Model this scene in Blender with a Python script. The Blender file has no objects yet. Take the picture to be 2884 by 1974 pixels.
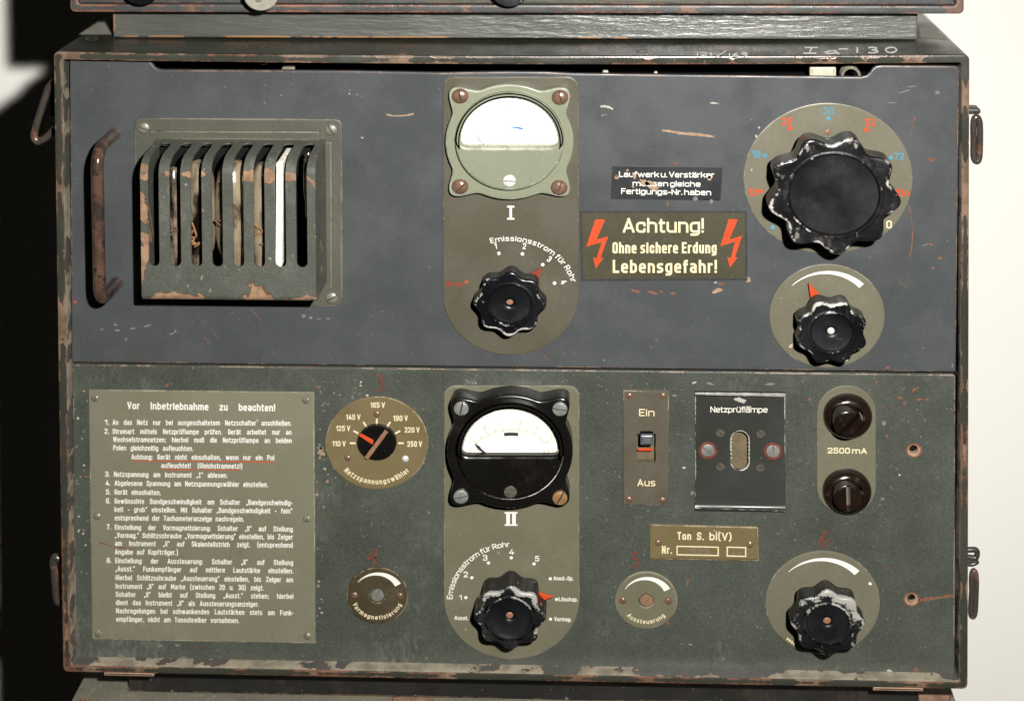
import bpy, bmesh, math, random
from mathutils import Vector, Matrix
from mathutils.geometry import tessellate_polygon
random.seed(7)
sc = bpy.context.scene
COL = sc.collection
R = math.radians
# ------------------------------------------------------------------ camera, light, exposure
S = 0.0002            # metres per panel unit (one photo pixel on the front panel)
DC = 4200.0           # distance of the lens from the front panel, panel units
Z0 = 1.2              # height of the lens, m
FOOT = (0.0, 0.0)
YAW, PITCH, ROLL = R(-2.1665), R(-1.6809), R(0.3251)
CX, CY = 1521.75, -725.85                     # principal point of the shifted lens, photo pixels
def _rot(y, p, r):
    Ry = Matrix(((math.cos(y), 0, math.sin(y)), (0, 1, 0), (-math.sin(y), 0, math.cos(y))))
    Rx = Matrix(((1, 0, 0), (0, math.cos(p), -math.sin(p)), (0, math.sin(p), math.cos(p))))
    Rz = Matrix(((math.cos(r), -math.sin(r), 0), (math.sin(r), math.cos(r), 0), (0, 0, 1)))
    return Ry @ Rx @ Rz
CM = _rot(YAW, PITCH, ROLL)                   # columns: camera right, down, forward in (X, Down, Into)
def tow(v): return Vector((v[0], v[2], -v[1]))
cam = bpy.data.cameras.new('camera'); camo = bpy.data.objects.new('camera', cam); COL.objects.link(camo)
cr, cd, cf = tow(CM.col[0]), tow(CM.col[1]), tow(CM.col[2])
camo.matrix_world = Matrix(((cr.x, -cd.x, -cf.x, 0), (cr.y, -cd.y, -cf.y, -DC*S), (cr.z, -cd.z, -cf.z, Z0), (0, 0, 0, 1)))
cam.sensor_width = 36; cam.sensor_fit = 'HORIZONTAL'
cam.lens = DC/2884*36
cam.shift_x = (1442-CX)/2884; cam.shift_y = (CY-987)/2884
cam.clip_start = 0.05; cam.clip_end = 50
cam.dof.use_dof = True; cam.dof.focus_distance = DC*S-0.002; cam.dof.aperture_fstop = 3.2
sc.camera = camo

wd = bpy.data.worlds.new('World'); sc.world = wd; wd.use_nodes = True
wd.node_tree.nodes['Background'].inputs[0].default_value = (1.0, 0.93, 0.82, 1)
wd.node_tree.nodes['Background'].inputs[1].default_value = 0.003

def pt(u, v, w=0.0):
    """photo pixel -> panel coordinates (X right, D down) of the point at height w in front of the panel"""
    r = CM @ Vector(((u-CX)/DC, (v-CY)/DC, 1.0))
    t = (DC-w)/r.z
    return (r.x*t, r.y*t)
def ptD(u, v, D):
    """photo pixel -> (X, w) on the horizontal plane at depth-down D"""
    r = CM @ Vector(((u-CX)/DC, (v-CY)/DC, 1.0))
    t = D/r.y
    return (r.x*t, DC-r.z*t)
def ptX(u, v, X):
    r = CM @ Vector(((u-CX)/DC, (v-CY)/DC, 1.0))
    t = X/r.x
    return (r.y*t, DC-r.z*t)
def W(X, D, w): return Vector((X*S, -w*S, Z0-D*S))

# the camera flash, above and right of the lens
lx, ld = pt(2262, -1361, 0)
fl = bpy.data.lights.new('camera_flash', 'SPOT'); flo = bpy.data.objects.new('camera_flash', fl); COL.objects.link(flo)
flo.location = W(lx, ld, 4200)
aim = W(*pt(1500, 2300), 0)
flo.rotation_euler = (aim-flo.location).to_track_quat('-Z', 'Y').to_euler()
fl.energy = 108; fl.color = (1.0, 0.985, 0.95); fl.shadow_soft_size = 0.011
fl.spot_size = R(120); fl.spot_blend = 1.0

vs = sc.view_settings
vs.view_transform = 'Standard'; vs.look = 'None'; vs.exposure = 0; vs.gamma = 1; vs.use_curve_mapping = False
sc.cycles.use_denoising = True
sc.cycles.max_bounces = 6

# ------------------------------------------------------------------ materials
def lin(c): 
    c /= 255.0
    return c/12.92 if c <= 0.04045 else ((c+0.055)/1.055)**2.4
def P(r, g, b, f=0.5): return (lin(r)*f*0.76, lin(g)*f*0.76, lin(b)*f*0.76, 1)

class NT:
    def __init__(s, name):
        s.m = bpy.data.materials.new(name); s.m.use_nodes = True
        s.t = s.m.node_tree; s.b = s.t.nodes['Principled BSDF']
        tc = s.t.nodes.new('ShaderNodeTexCoord'); oi = s.t.nodes.new('ShaderNodeObjectInfo')
        ad = s.t.nodes.new('ShaderNodeVectorMath'); ad.operation = 'ADD'
        mu = s.t.nodes.new('ShaderNodeMath'); mu.operation = 'MULTIPLY'; mu.inputs[1].default_value = 7.3
        s.t.links.new(oi.outputs['Random'], mu.inputs[0])
        s.t.links.new(tc.outputs['Object'], ad.inputs[0]); s.t.links.new(mu.outputs[0], ad.inputs[1])
        s.co = ad.outputs[0]
    def put(s, sock, v):
        if hasattr(v, 'is_output') or isinstance(v, bpy.types.NodeSocket): s.t.links.new(v, sock)
        elif v is not None: sock.default_value = v
    def stretch(s, v):
        n = s.t.nodes.new('ShaderNodeVectorMath'); n.operation = 'MULTIPLY'
        s.t.links.new(s.co, n.inputs[0]); n.inputs[1].default_value = v
        return n.outputs[0]
    def noise(s, scale, detail=3, rough=0.55, vec=None, off=0.0):
        n = s.t.nodes.new('ShaderNodeTexNoise'); n.noise_dimensions = '4D'
        n.inputs['W'].default_value = off
        s.t.links.new(vec or s.co, n.inputs['Vector'])
        n.inputs['Scale'].default_value = scale; n.inputs['Detail'].default_value = detail; n.inputs['Roughness'].default_value = rough
        return n.outputs[0]
    def vor(s, scale, vec=None):
        n = s.t.nodes.new('ShaderNodeTexVoronoi'); s.t.links.new(vec or s.co, n.inputs['Vector']); n.inputs['Scale'].default_value = scale
        return n.outputs['Distance'], n.outputs['Color']
    def math(s, op, a, b=0.0, c=None):
        n = s.t.nodes.new('ShaderNodeMath'); n.operation = op
        s.put(n.inputs[0], a); s.put(n.inputs[1], b)
        if c is not None: s.put(n.inputs[2], c)
        return n.outputs[0]
    def ramp(s, v, a, b, lo=0.0, hi=1.0):
        n = s.t.nodes.new('ShaderNodeMapRange'); n.interpolation_type = 'SMOOTHSTEP'
        s.put(n.inputs[0], v); n.inputs[1].default_value = a; n.inputs[2].default_value = b; n.inputs[3].default_value = lo; n.inputs[4].default_value = hi
        return n.outputs[0]
    def mix(s, f, a, b, mode='MIX'):
        n = s.t.nodes.new('ShaderNodeMix'); n.data_type = 'RGBA'; n.blend_type = mode
        s.put(n.inputs[0], f); s.put(n.inputs[6], a); s.put(n.inputs[7], b)
        return n.outputs[2]
    def sep(s, col):
        n = s.t.nodes.new('ShaderNodeSeparateColor'); s.t.links.new(col, n.inputs[0]); return n.outputs
    def edge(s, radius):
        bv = s.t.nodes.new('ShaderNodeBevel'); bv.samples = 6; bv.inputs[0].default_value = radius
        g = s.t.nodes.new('ShaderNodeNewGeometry')
        d = s.t.nodes.new('ShaderNodeVectorMath'); d.operation = 'DOT_PRODUCT'
        s.t.links.new(bv.outputs[0], d.inputs[0]); s.t.links.new(g.outputs['Normal'], d.inputs[1])
        return s.math('SUBTRACT', 1.0, d.outputs['Value'])
    def bump(s, h, strength, dist):
        n = s.t.nodes.new('ShaderNodeBump'); n.inputs['Strength'].default_value = strength; n.inputs['Distance'].default_value = dist
        s.put(n.inputs['Height'], h)
        s.t.links.new(n.outputs[0], s.b.inputs['Normal'])
    def out(s, col=None, rough=None, metal=None, spec=None):
        s.put(s.b.inputs['Base Color'], col); s.put(s.b.inputs['Roughness'], rough); s.put(s.b.inputs['Metallic'], metal)
        s.put(s.b.inputs['Specular IOR Level'], spec)
        return s.m

TAN = P(180, 144, 118); RUST = P(122, 86, 70); REDP = P(158, 88, 64)
def paint(name, base, rough=0.5, var=0.25, chips=None, edge=None, specks=None, orange=None, bump=0.25, spec=0.4, stain=None, grain=(1, 1, 1), lscratch=None, smudge=None, mott=0.22, rust=RUST):
    """worn paint; the vertex attribute 'wear' says where edges have been rubbed"""
    n = NT(name)
    big = n.noise(11, 5, 0.62); fine = n.noise(900, 2, 0.6, n.stretch(grain)); med = n.noise(70, 4, 0.65, off=11)
    c = n.mix(n.ramp(big, 0.3, 0.7), tuple(x*(1-var) for x in base[:3])+(1,), tuple(x*(1+var) for x in base[:3])+(1,))
    c = n.mix(1.0, c, n.mix(n.ramp(fine, 0.25, 0.75), (1-mott,)*3+(1,), (1+mott,)*3+(1,)), 'MULTIPLY')
    c = n.mix(1.0, c, n.mix(n.ramp(med, 0.25, 0.75), (1-mott*.5,)*3+(1,), (1+mott*.5,)*3+(1,)), 'MULTIPLY')
    at = n.t.nodes.new('ShaderNodeAttribute'); at.attribute_name = 'wear'; wear = at.outputs['Fac']
    hgt = fine
    if stain:                                   # soft darker or rustier patches of grime
        col, amt, scl = stain
        f = n.ramp(n.noise(scl, 5, 0.65, off=3.1), 0.56, 0.75, 0, amt)
        c = n.mix(f, c, col)
    if smudge:                                  # pale rubbed, dusty areas
        col, amt, scl = smudge
        f = n.math('MULTIPLY', n.ramp(n.noise(scl, 5, 0.7, off=8.4), 0.5, 0.75, 0, amt), n.ramp(n.noise(420, 3, 0.7, n.stretch((1, 1, 0.4)), off=2), 0.35, 0.7))
        c = n.mix(f, c, col)
    if specks:                                  # small raised runs and bubbles in the paint
        col, scl, keep, rad = specks
        wob = n.t.nodes.new('ShaderNodeVectorMath'); wob.operation = 'ADD'
        nn = n.t.nodes.new('ShaderNodeTexNoise'); n.t.links.new(n.co, nn.inputs['Vector']); nn.inputs['Scale'].default_value = scl*1.4
        sca = n.t.nodes.new('ShaderNodeVectorMath'); sca.operation = 'SCALE'; n.t.links.new(nn.outputs['Color'], sca.inputs[0]); sca.inputs['Scale'].default_value = 0.9/scl
        n.t.links.new(n.stretch((1, 1, 0.75)), wob.inputs[0]); n.t.links.new(sca.outputs[0], wob.inputs[1])
        d, vc = n.vor(scl, wob.outputs[0])
        rnd = n.sep(vc)
        clus = n.noise(18, 3, 0.6, off=5.5)
        m = n.math('MULTIPLY', n.math('LESS_THAN', rnd[0], n.ramp(clus, 0.35, 0.7, keep*0.2, keep*1.8)), n.ramp(n.math('DIVIDE', d, n.math('ADD', rnd[1], 0.3)), rad, rad*0.5))
        c = n.mix(n.math('MULTIPLY', m, n.ramp(rnd[2], 0, 1, 0.15, 0.95)), c, col)
        hgt = n.math('ADD', hgt, n.math('MULTIPLY', m, 2.5))
    if lscratch:                                # hairline scratches
        col, amt = lscratch
        for k, st in enumerate(((9, 1, 180), (160, 1, 12))):
            f = n.math('MULTIPLY', n.ramp(n.noise(10, 2, 0.5, n.stretch(st), off=k*4.2), 0.73, 0.78, 0, amt), n.ramp(n.noise(60, 2, off=k+1.), 0.5, 0.6))
            c = n.mix(f, c, col)
    if orange:                                  # red lead primer nicks
        col, scl, thr = orange
        f = n.math('MULTIPLY', n.ramp(n.noise(scl, 2, 0.5, off=1.7), thr, thr+0.03), n.ramp(n.noise(scl*0.15, 2, 0.5, off=2.9), 0.48, 0.56))
        c = n.mix(n.math('MULTIPLY', f, 0.8), c, col)
    if chips:
        col, scl, thr, wk = chips
        cn = n.math('ADD', n.noise(scl, 5, 0.55, off=6.6), n.math('MULTIPLY', wear, wk))
        c = n.mix(n.ramp(cn, thr-0.010, thr-0.004), c, rust)
        c = n.mix(n.ramp(cn, thr, thr+0.008), c, n.mix(n.ramp(n.noise(130, 4, off=.6), 0.38, 0.64), col, tuple(x*0.6 for x in col[:3])+(1,)))
        hgt = n.math('SUBTRACT', hgt, n.ramp(cn, thr-0.005, thr+0.01, 0, 2))
    if edge:
        col, thr, scl, rs = edge
        f = n.math('ADD', n.math('MULTIPLY', wear, 0.9), n.math('ADD', n.ramp(n.noise(scl, 6, 0.78, off=9.9), 0.25, 0.75, -0.5, 0.5), n.ramp(n.noise(scl*.25, 2, 0.5, off=1.9), 0.3, 0.7, -0.28, 0.28)))
        if rs: c = n.mix(n.ramp(f, thr-0.14, thr-0.06), c, rust)
        c = n.mix(n.ramp(f, thr, thr+(0.06 if rs else 0.22)), c, col)
    rr = n.ramp(n.noise(35, 4, off=4.4), 0.3, 0.7, max(0.08, rough-0.12), min(1, rough+0.12))
    if bump: n.bump(hgt, bump, 0.0003)
    return n.out(c, rr, 0.0, spec)

def plain(name, col, rough=0.5, metal=0.0, spec=0.5, var=0.25, scale=120, bump=0.0, dirt=None):
    n = NT(name)
    c = n.mix(n.ramp(n.noise(scale, 4, 0.6), 0.3, 0.7), tuple(x*(1-var) for x in col[:3])+(1,), tuple(min(1, x*(1+var)) for x in col[:3])+(1,))
    if dirt:
        dc, lo = dirt
        c = n.mix(n.ramp(n.noise(scale*1.7, 4, 0.65, off=3.), lo, lo+0.12), c, dc)
    if bump: n.bump(n.noise(scale*6, 3), bump, 0.0003)
    return n.out(c, n.ramp(n.noise(scale*2, 3, off=7.), 0.3, 0.7, max(.05, rough-.1), min(1, rough+.1)), metal, spec)

M = {}
PALE = P(186, 178, 156)
M['slate'] = paint('slate_paint', P(92, 95, 97), 0.44, 0.05, orange=(REDP, 190, 0.74), specks=(P(150, 150, 146), 300, 0.12, 0.22), bump=0.06, mott=0.07,
                   stain=(P(96, 90, 78), 0.5, 30), edge=(P(150, 132, 118), 1.0, 120, True), grain=(0.6, 1, 1.2), smudge=(P(122, 122, 122), 0.18, 20))
M['green'] = paint('green_grey_paint', P(84, 88, 79, 0.63), 0.42, 0.10, orange=(P(140, 86, 62), 220, 0.70), specks=(P(146, 148, 136, 0.62), 420, 0.40, 0.30), bump=0.3, mott=0.2,
                   stain=(P(92, 86, 68, 0.6), 0.5, 34), smudge=(P(140, 143, 132, 0.62), 0.95, 11), lscratch=(P(150, 150, 142), 0.4), edge=(P(160, 152, 134), 0.95, 120, True))
M['case'] = paint('chipped_case_paint', P(74, 74, 64, 0.55), 0.30, 0.10, chips=(P(164, 136, 112), 38, 0.715, 0.20), edge=(P(150, 110, 88), 1.06, 60, True), bump=0.25, specks=(P(150, 146, 128), 300, 0.12, 0.22), spec=0.5)
M['ledge'] = paint('worn_inner_lip', P(96, 96, 90, 0.6), 0.4, 0.12, chips=(P(206, 192, 168), 46, 0.50, 0.05), bump=0.3, spec=0.5)
M['case_top'] = paint('upper_case_paint', P(94, 95, 93), 0.42, 0.10, chips=(P(166, 128, 112), 44, 0.70, 0.18), edge=(P(170, 122, 102), 1.04, 60, True), bump=0.25, lscratch=(P(150, 120, 110), .6))
M['case_dusty'] = paint('dusty_case_paint', P(116, 112, 97, 0.9), 0.7, 0.2, chips=(P(158, 124, 104, 0.9), 26, 0.60, 0.12), edge=(P(150, 116, 92), 0.66, 60, True), bump=0.4, stain=(P(66, 66, 56), 0.8, 40), specks=(P(170, 164, 148, .8), 260, .2, .3))
M['dust'] = plain('grey_dust', P(164, 160, 148, 0.8), 0.95, 0, 0.1, 0.12, 60)  # matt pale grey of the patches on the case top
M['hood'] = paint('chipped_hood_paint', P(108, 110, 100), 0.34, 0.08, chips=(P(206, 166, 134), 40, 0.70, 0.31), edge=None, bump=0.2, specks=(P(190, 184, 168), 240, 0.22, 0.24), lscratch=(P(190, 186, 172), 1.0), smudge=(P(160, 160, 150), 0.9, 34), stain=(P(70, 72, 62), .6, 30))
M['flange'] = paint('flange_paint', P(108, 108, 95), 0.42, 0.06, edge=(P(146, 140, 122), 0.7, 90, False), bump=0.1, mott=0.1)
def platepaint(nm, base, rough=0.5, edge=(150, 142, 118), st=(96, 86, 66), f=0.5, thr=0.88):
    return paint(nm, base, rough, 0.045, bump=0.05, mott=0.07, specks=(P(*[min(255, x+38) for x in edge], f), 260, 0.03, 0.2), stain=(P(*st, f), 0.65, 22), edge=(P(*edge, f), thr, 90, False), smudge=(P(*edge, f), 0.25, 22))
M['olive'] = platepaint('olive_plate', P(107, 101, 83))
M['olive_lo'] = platepaint('olive_plate_pale', P(123, 119, 97, 0.62), 0.5, (165, 155, 130), (104, 94, 70), 0.6)
M['khaki'] = platepaint('khaki_plate', P(130, 115, 80, 0.6), 0.45, (186, 172, 140), (112, 98, 64), 0.6, 0.85)
M['stone'] = platepaint('stone_disc', P(141, 136, 114, .48), 0.46, (190, 182, 160), (122, 114, 92))
M['instr'] = platepaint('instruction_plate_paint', P(134, 131, 109, 0.64), 0.55, (190, 182, 158), (104, 94, 72), 0.6, 0.85)
M['umber'] = platepaint('umber_disc', P(82, 70, 51, 0.62), 0.42, (150, 138, 112), (70, 58, 40), 0.6)
M['brownplate'] = platepaint('brown_grey_plate', P(104, 97, 82, 0.58), 0.48, (160, 150, 130), (90, 80, 60), 0.58)
M['black_lamp'] = paint('dark_metal_plate', P(64, 66, 60, 0.6), 0.38, 0.08, bump=0.08, mott=.1, specks=(P(170, 170, 160), 220, 0.10, 0.22), edge=(P(228, 224, 212), 0.86, 60, False))
M['sign'] = paint('warning_sign_ground', P(82, 77, 51), 0.6, 0.05, bump=0.05, specks=(P(108, 102, 74), 600, 0.4, 0.3))
M['notice'] = paint('notice_ground', P(42, 44, 47), 0.5, 0.10, bump=0.05, lscratch=(P(110, 110, 110), 0.6))
M['sage'] = paint('sage_meter_enamel', P(170, 174, 148), 0.3, 0.025, bump=0.02, mott=0.05, edge=(P(200, 202, 180), 0.85, 90, False), stain=(P(150, 152, 126), 0.4, 24))
M['bakelite'] = paint('black_bakelite', P(28, 26, 24), 0.22, 0.15, bump=0.05, spec=0.55, smudge=(P(84, 78, 70), 0.4, 34), specks=(P(110, 100, 88), 260, 0.10, 0.2))
M['knob'] = paint('worn_black_knob', P(24, 25, 28), 0.3, 0.2, bump=0.12, spec=0.5, smudge=(P(84, 84, 84), 0.4, 60), edge=(P(220, 216, 208, .6), 0.84, 280, False), specks=(P(176, 172, 164), 230, 0.6, 0.28))
M['knob_worn'] = paint('rubbed_black_knob', P(26, 27, 28), 0.38, 0.2, bump=0.2, spec=0.5, smudge=(P(120, 118, 112), 0.6, 50), edge=(P(196, 193, 184, .55), 0.70, 240, False), specks=(P(176, 172, 164), 230, 0.4, 0.28))
M['knob_big'] = paint('scuffed_black_knob', P(28, 28, 30), 0.33, 0.25, bump=0.3, spec=0.5, smudge=(P(150, 146, 142), 0.8, 75), edge=(P(224, 218, 210, .6), 0.90, 230, False), specks=(P(190, 184, 176), 200, 0.6, 0.3), stain=(P(96, 82, 76), 0.5, 50), lscratch=(P(150, 146, 140), .8))
M['knob_disc'] = paint('matt_black_centre', P(22, 23, 26), 0.42, 0.2, bump=0.1, smudge=(P(92, 92, 90), 0.6, 50), specks=(P(160, 160, 156), 240, 0.10, 0.2), lscratch=(P(120, 120, 118), .8))
M['bakelite_brown'] = plain('brown_bakelite', P(40, 28, 23), 0.18, 0, 0.6, 0.3, 90, 0.06, dirt=(P(84, 70, 58), 0.6))
M['white'] = plain('white_lettering', P(252, 248, 236, 0.74), 0.6, 0, 0.2, 0.05)
M['cream'] = plain('cream_lettering', P(252, 238, 194, 0.66), 0.6, 0, 0.2, 0.05)
M['white_arc'] = plain('white_print', P(252, 250, 240, 0.7), 0.6, 0, 0.2, 0.04)
M['orange'] = plain('orange_red_print', P(250, 92, 40, 0.5), 0.55, 0, 0.3, 0.06)
M['redfaint'] = plain('faded_red_print', P(176, 76, 54, 0.5), 0.6, 0, 0.2, 0.2)
M['crayon'] = plain('red_crayon', P(146, 76, 60, 0.5), 0.8, 0, 0.1, 0.4, 500)
M['blue'] = plain('blue_print', P(104, 174, 200, 0.5), 0.6, 0, 0.2, 0.1)
M['ink'] = plain('black_print', (0.012, 0.012, 0.012, 1), 0.6)
M['greyink'] = plain('faint_scale_print', P(146, 142, 128, 0.62), 0.7)
M['blueink'] = plain('blue_pencil', P(70, 130, 200, 0.5), 0.7)
M['dialwhite'] = plain('white_dial_paper', (0.86, 0.85, 0.81, 1), 0.7, 0, 0.2, 0.02)
M['dialcream'] = plain('cream_dial_paper', (0.60, 0.58, 0.50, 1), 0.75, 0, 0.2, 0.04, 60)
M['steel'] = plain('dull_steel', P(170, 172, 164, 0.5), 0.42, 0.25, 0.5, 0.2, 220, 0.1, dirt=(P(120, 100, 78), 0.6))
M['nickel'] = plain('bright_nickel', (0.62, 0.62, 0.58, 1), 0.38, 0.5, 0.5, 0.1, 200, 0.05)
M['zinc'] = plain('zinc_screw', P(176, 170, 150, 0.5), 0.4, 0.3, 0.5, 0.15, 240, 0.08, dirt=(P(120, 112, 92), 0.6))
M['copper'] = plain('brown_copper', P(168, 130, 108, 0.5), 0.3, 0.3, 0.5, 0.18, 260, 0.06, dirt=(P(120, 90, 72), 0.58))
M['copperpale'] = plain('pale_copper', P(186, 138, 108, 0.5), 0.5, 0.1, 0.4, 0.1, 260)
M['rustscrew'] = plain('rusty_screw', P(176, 132, 84, 0.55), 0.5, 0.1, 0.4, 0.2, 260, 0.1, dirt=(P(160, 160, 150), 0.58))
M['painted_screw'] = plain('painted_screw', P(92, 88, 78, 0.6), 0.5, 0, 0.4, 0.2, 240, 0.1, dirt=(P(120, 84, 66), 0.62))
M['slot'] = plain('screw_slot', P(120, 88, 68, 0.45), 0.7)
M['slotdark'] = plain('dark_slot', P(58, 50, 42, 0.4), 0.7)
M['slottan'] = plain('dusty_slot', P(134, 120, 100, 0.6), 0.8)
M['black'] = plain('inside_black', (0.004, 0.004, 0.004, 1), 0.8, 0, 0.1)
M['handle'] = paint('worn_handle', P(72, 60, 55), 0.24, 0.2, rust=P(90, 72, 63), chips=(P(118, 90, 76), 110, 0.5, 0), bump=0.15, spec=0.55, mott=.2, specks=(P(190, 160, 140), 240, .1, .2))
M['rusty'] = paint('rusty_rod', P(84, 76, 68), 0.3, 0.2, chips=(P(140, 106, 88), 70, 0.56, 0), bump=0.2, spec=0.5)
M['wood_grey'] = None
M['recess'] = plain('dusty_recess', P(128, 114, 90, 0.6), 0.85, 0, 0.1, 0.15, 200, 0.2)
M['toggle'] = plain('slate_toggle', P(100, 102, 106, 0.7), 0.35, 0, 0.5, 0.15, 200)
M['chiptan'] = plain('bare_tan_chip', P(205, 170, 140, 0.5), 0.7, 0, 0.2, 0.2, 300)
M['chiprust'] = plain('bare_rust_chip', P(148, 102, 80, 0.55), 0.7, 0, 0.2, 0.2, 300)
M['chipwhite'] = plain('bare_metal_nick', P(236, 230, 215, 0.45), 0.45, 0.0, 0.5, 0.1, 300)
M['wearpale'] = plain('rubbed_paint', P(132, 132, 122, 0.6), 0.55, 0, 0.3, 0.3, 300)
M['chalk'] = plain('white_hand_paint', P(240, 238, 228, 0.9), 0.7, 0, 0.2, 0.1)
M['foot'] = plain('aluminium_knob_face', P(196, 194, 176, 0.5), 0.5, 0.1, 0.4, 0.08, 200, 0.05)
M['porcelain'] = plain('cream_porcelain', P(200, 192, 170, 0.8), 0.5, 0, 0.4, 0.08, 200)
M['mica'] = plain('white_board_edge', (0.66, 0.64, 0.55, 1), 0.9, 0, 0.1, 0.3, 500, 0.4)
M['wallpaint'] = plain('cream_wall_paint', (0.92, 0.90, 0.835, 1), 0.85, 0, 0.1, 0.012, 4, 0.02)
M['batten'] = paint('black_batten_paint', P(34, 32, 30, 0.6), 0.5, 0.3, bump=0.6, specks=(P(150, 140, 126), 300, 0.4, 0.25), smudge=(P(96, 80, 66), .7, 30), edge=(P(120, 96, 74), 0.7, 60, False))

def mk_wood():
    n = NT('brushed_grey_wood')
    st = n.noise(60, 4, 0.6, n.stretch((0.28, 1, 3.0)))
    big = n.noise(9, 3)
    c = n.mix(n.ramp(big, 0.3, 0.7), P(102, 103, 97), P(124, 124, 116))
    c = n.mix(n.ramp(st, 0.62, 0.8, 0, 0.5), c, P(165, 165, 158))
    at = n.t.nodes.new('ShaderNodeAttribute'); at.attribute_name = 'wear'
    f = n.math('ADD', at.outputs['Fac'], n.ramp(n.noise(30, 5, 0.6, n.stretch((0.5, 1, 1.6)), off=2.), 0.3, 0.7, -0.55, 0.45))
    c = n.mix(n.ramp(f, 0.98, 1.02), c, P(220, 168, 118))
    n.bump(n.math('ADD', st, n.math('MULTIPLY', n.noise(240, 3, .6, n.stretch((.3, 1, 2.))), 0.5)), 0.9, 0.0012)
    return n.out(c, 0.34, 0, 0.5)
M['wood_grey'] = mk_wood()

def mk_tube():
    n = NT('smoked_tube_glass')
    a = n.noise(52, 4, 0.6, n.stretch((1.4, 1, 0.55)))
    c = n.mix(n.ramp(a, 0.40, 0.60), P(24, 19, 15, .8), P(176, 158, 132, .9))
    c = n.mix(n.ramp(n.noise(150, 3, off=4.), 0.64, 0.7), c, P(150, 100, 70))
    n.bump(n.noise(90, 3, off=2.), 0.5, 0.001)
    return n.out(c, 0.16, 0.35, 0.9)
M['tube'] = mk_tube()

def mk_glass():
    m = bpy.data.materials.new('meter_glass'); m.use_nodes = True; t = m.node_tree; t.nodes.clear()
    o = t.nodes.new('ShaderNodeOutputMaterial'); mx = t.nodes.new('ShaderNodeMixShader'); tr = t.nodes.new('ShaderNodeBsdfTransparent')
    g = t.nodes.new('ShaderNodeBsdfGlossy'); g.inputs['Roughness'].default_value = 0.05; fr = t.nodes.new('ShaderNodeFresnel'); fr.inputs[0].default_value = 1.45
    t.links.new(fr.outputs[0], mx.inputs[0]); t.links.new(tr.outputs[0], mx.inputs[1]); t.links.new(g.outputs[0], mx.inputs[2]); t.links.new(mx.outputs[0], o.inputs[0])
    return m
M['glass'] = mk_glass()

# ------------------------------------------------------------------ mesh building
ORG = {}
class MB:
    def __init__(s): s.v = []; s.f = []; s.mi = []; s.mats = []; s.w = []
    def slot(s, m):
        if m not in s.mats: s.mats.append(m)
        return s.mats.index(m)
    def add(s, vs, fs, m, wear=None):
        b = len(s.v); k = s.slot(m); s.w.extend(wear if wear is not None else [0.0]*len(vs))
        s.v.extend(vs)
        for f in fs: s.f.append([i+b for i in f]); s.mi.append(k)
    def build(s, name, parent=None, smooth=True, angle=32, weld=1e-6):
        me = bpy.data.meshes.new(name)
        xs = [p[0] for p in s.v]; ys = [p[1] for p in s.v]; zs = [p[2] for p in s.v]
        o = Vector(((min(xs)+max(xs))/2, (min(ys)+max(ys))/2, (min(zs)+max(zs))/2))
        me.from_pydata([Vector(p)-o for p in s.v], [], s.f)
        for m in s.mats: me.materials.append(M[m])
        me.polygons.foreach_set('material_index', s.mi)
        if any(s.w):
            at = me.attributes.new('wear', 'FLOAT', 'POINT'); at.data.foreach_set('value', s.w)
        bm = bmesh.new(); bm.from_mesh(me)
        if weld: bmesh.ops.remove_doubles(bm, verts=bm.verts, dist=weld)
        bmesh.ops.recalc_face_normals(bm, faces=bm.faces)
        for f in bm.faces:
            f.smooth = smooth
        bm.to_mesh(me); bm.free()
        if smooth: me.set_sharp_from_angle(angle=R(angle))
        ob = bpy.data.objects.new(name, me); COL.objects.link(ob)
        ORG[ob.name] = o
        if parent:
            ob.parent = parent; ob.location = o-ORG[parent.name]
        else: ob.location = o
        return ob

def empty(name, loc, label, cat):
    o = bpy.data.objects.new(name, None); COL.objects.link(o); o.location = loc; o.empty_display_size = 0.05
    ORG[o.name] = Vector(loc); o['label'] = label; o['category'] = cat
    return o

def ell(u, v, r, K=0.9, n=64, a0=0, a1=360):
    full = abs(a1-a0) >= 360
    k = n if full else n+1
    return [(u+r*math.cos(R(a0+(a1-a0)*i/n)), v-K*r*math.sin(R(a0+(a1-a0)*i/n))) for i in range(k)]
def rrect(x0, y0, x1, y1, r, K=0.9, n=6):
    out = []
    for (cx, cy, a) in ((x1-r, y0+r*K, 0), (x0+r, y0+r*K, 90), (x0+r, y1-r*K, 180), (x1-r, y1-r*K, 270)):
        for i in range(n+1):
            t = R(a+90*i/n); out.append((cx+r*math.cos(t), cy-K*r*math.sin(t)))
    return out
def quad_round(c, r, n=5):
    """rounded polygon through given corners (any quad)"""
    out = []
    N = len(c)
    for i in range(N):
        p = Vector(c[i]); a = (Vector(c[i-1])-p).normalized()*r; b = (Vector(c[(i+1) % N])-p).normalized()*r
        for k in range(n+1):
            t = k/n
            q = (p+a)*(1-t)**2+p*2*t*(1-t)+(p+b)*t*t
            out.append((q.x, q.y))
    return out
def dedupe(pl):
    out = []
    for p in pl:
        if not out or abs(p[0]-out[-1][0])+abs(p[1]-out[-1][1]) > 0.02: out.append(p)
    if abs(out[0][0]-out[-1][0])+abs(out[0][1]-out[-1][1]) < 0.02: out.pop()
    return out
def area(p): return 0.5*sum(p[i-1][0]*p[i][1]-p[i][0]*p[i-1][1] for i in range(len(p)))
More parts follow.
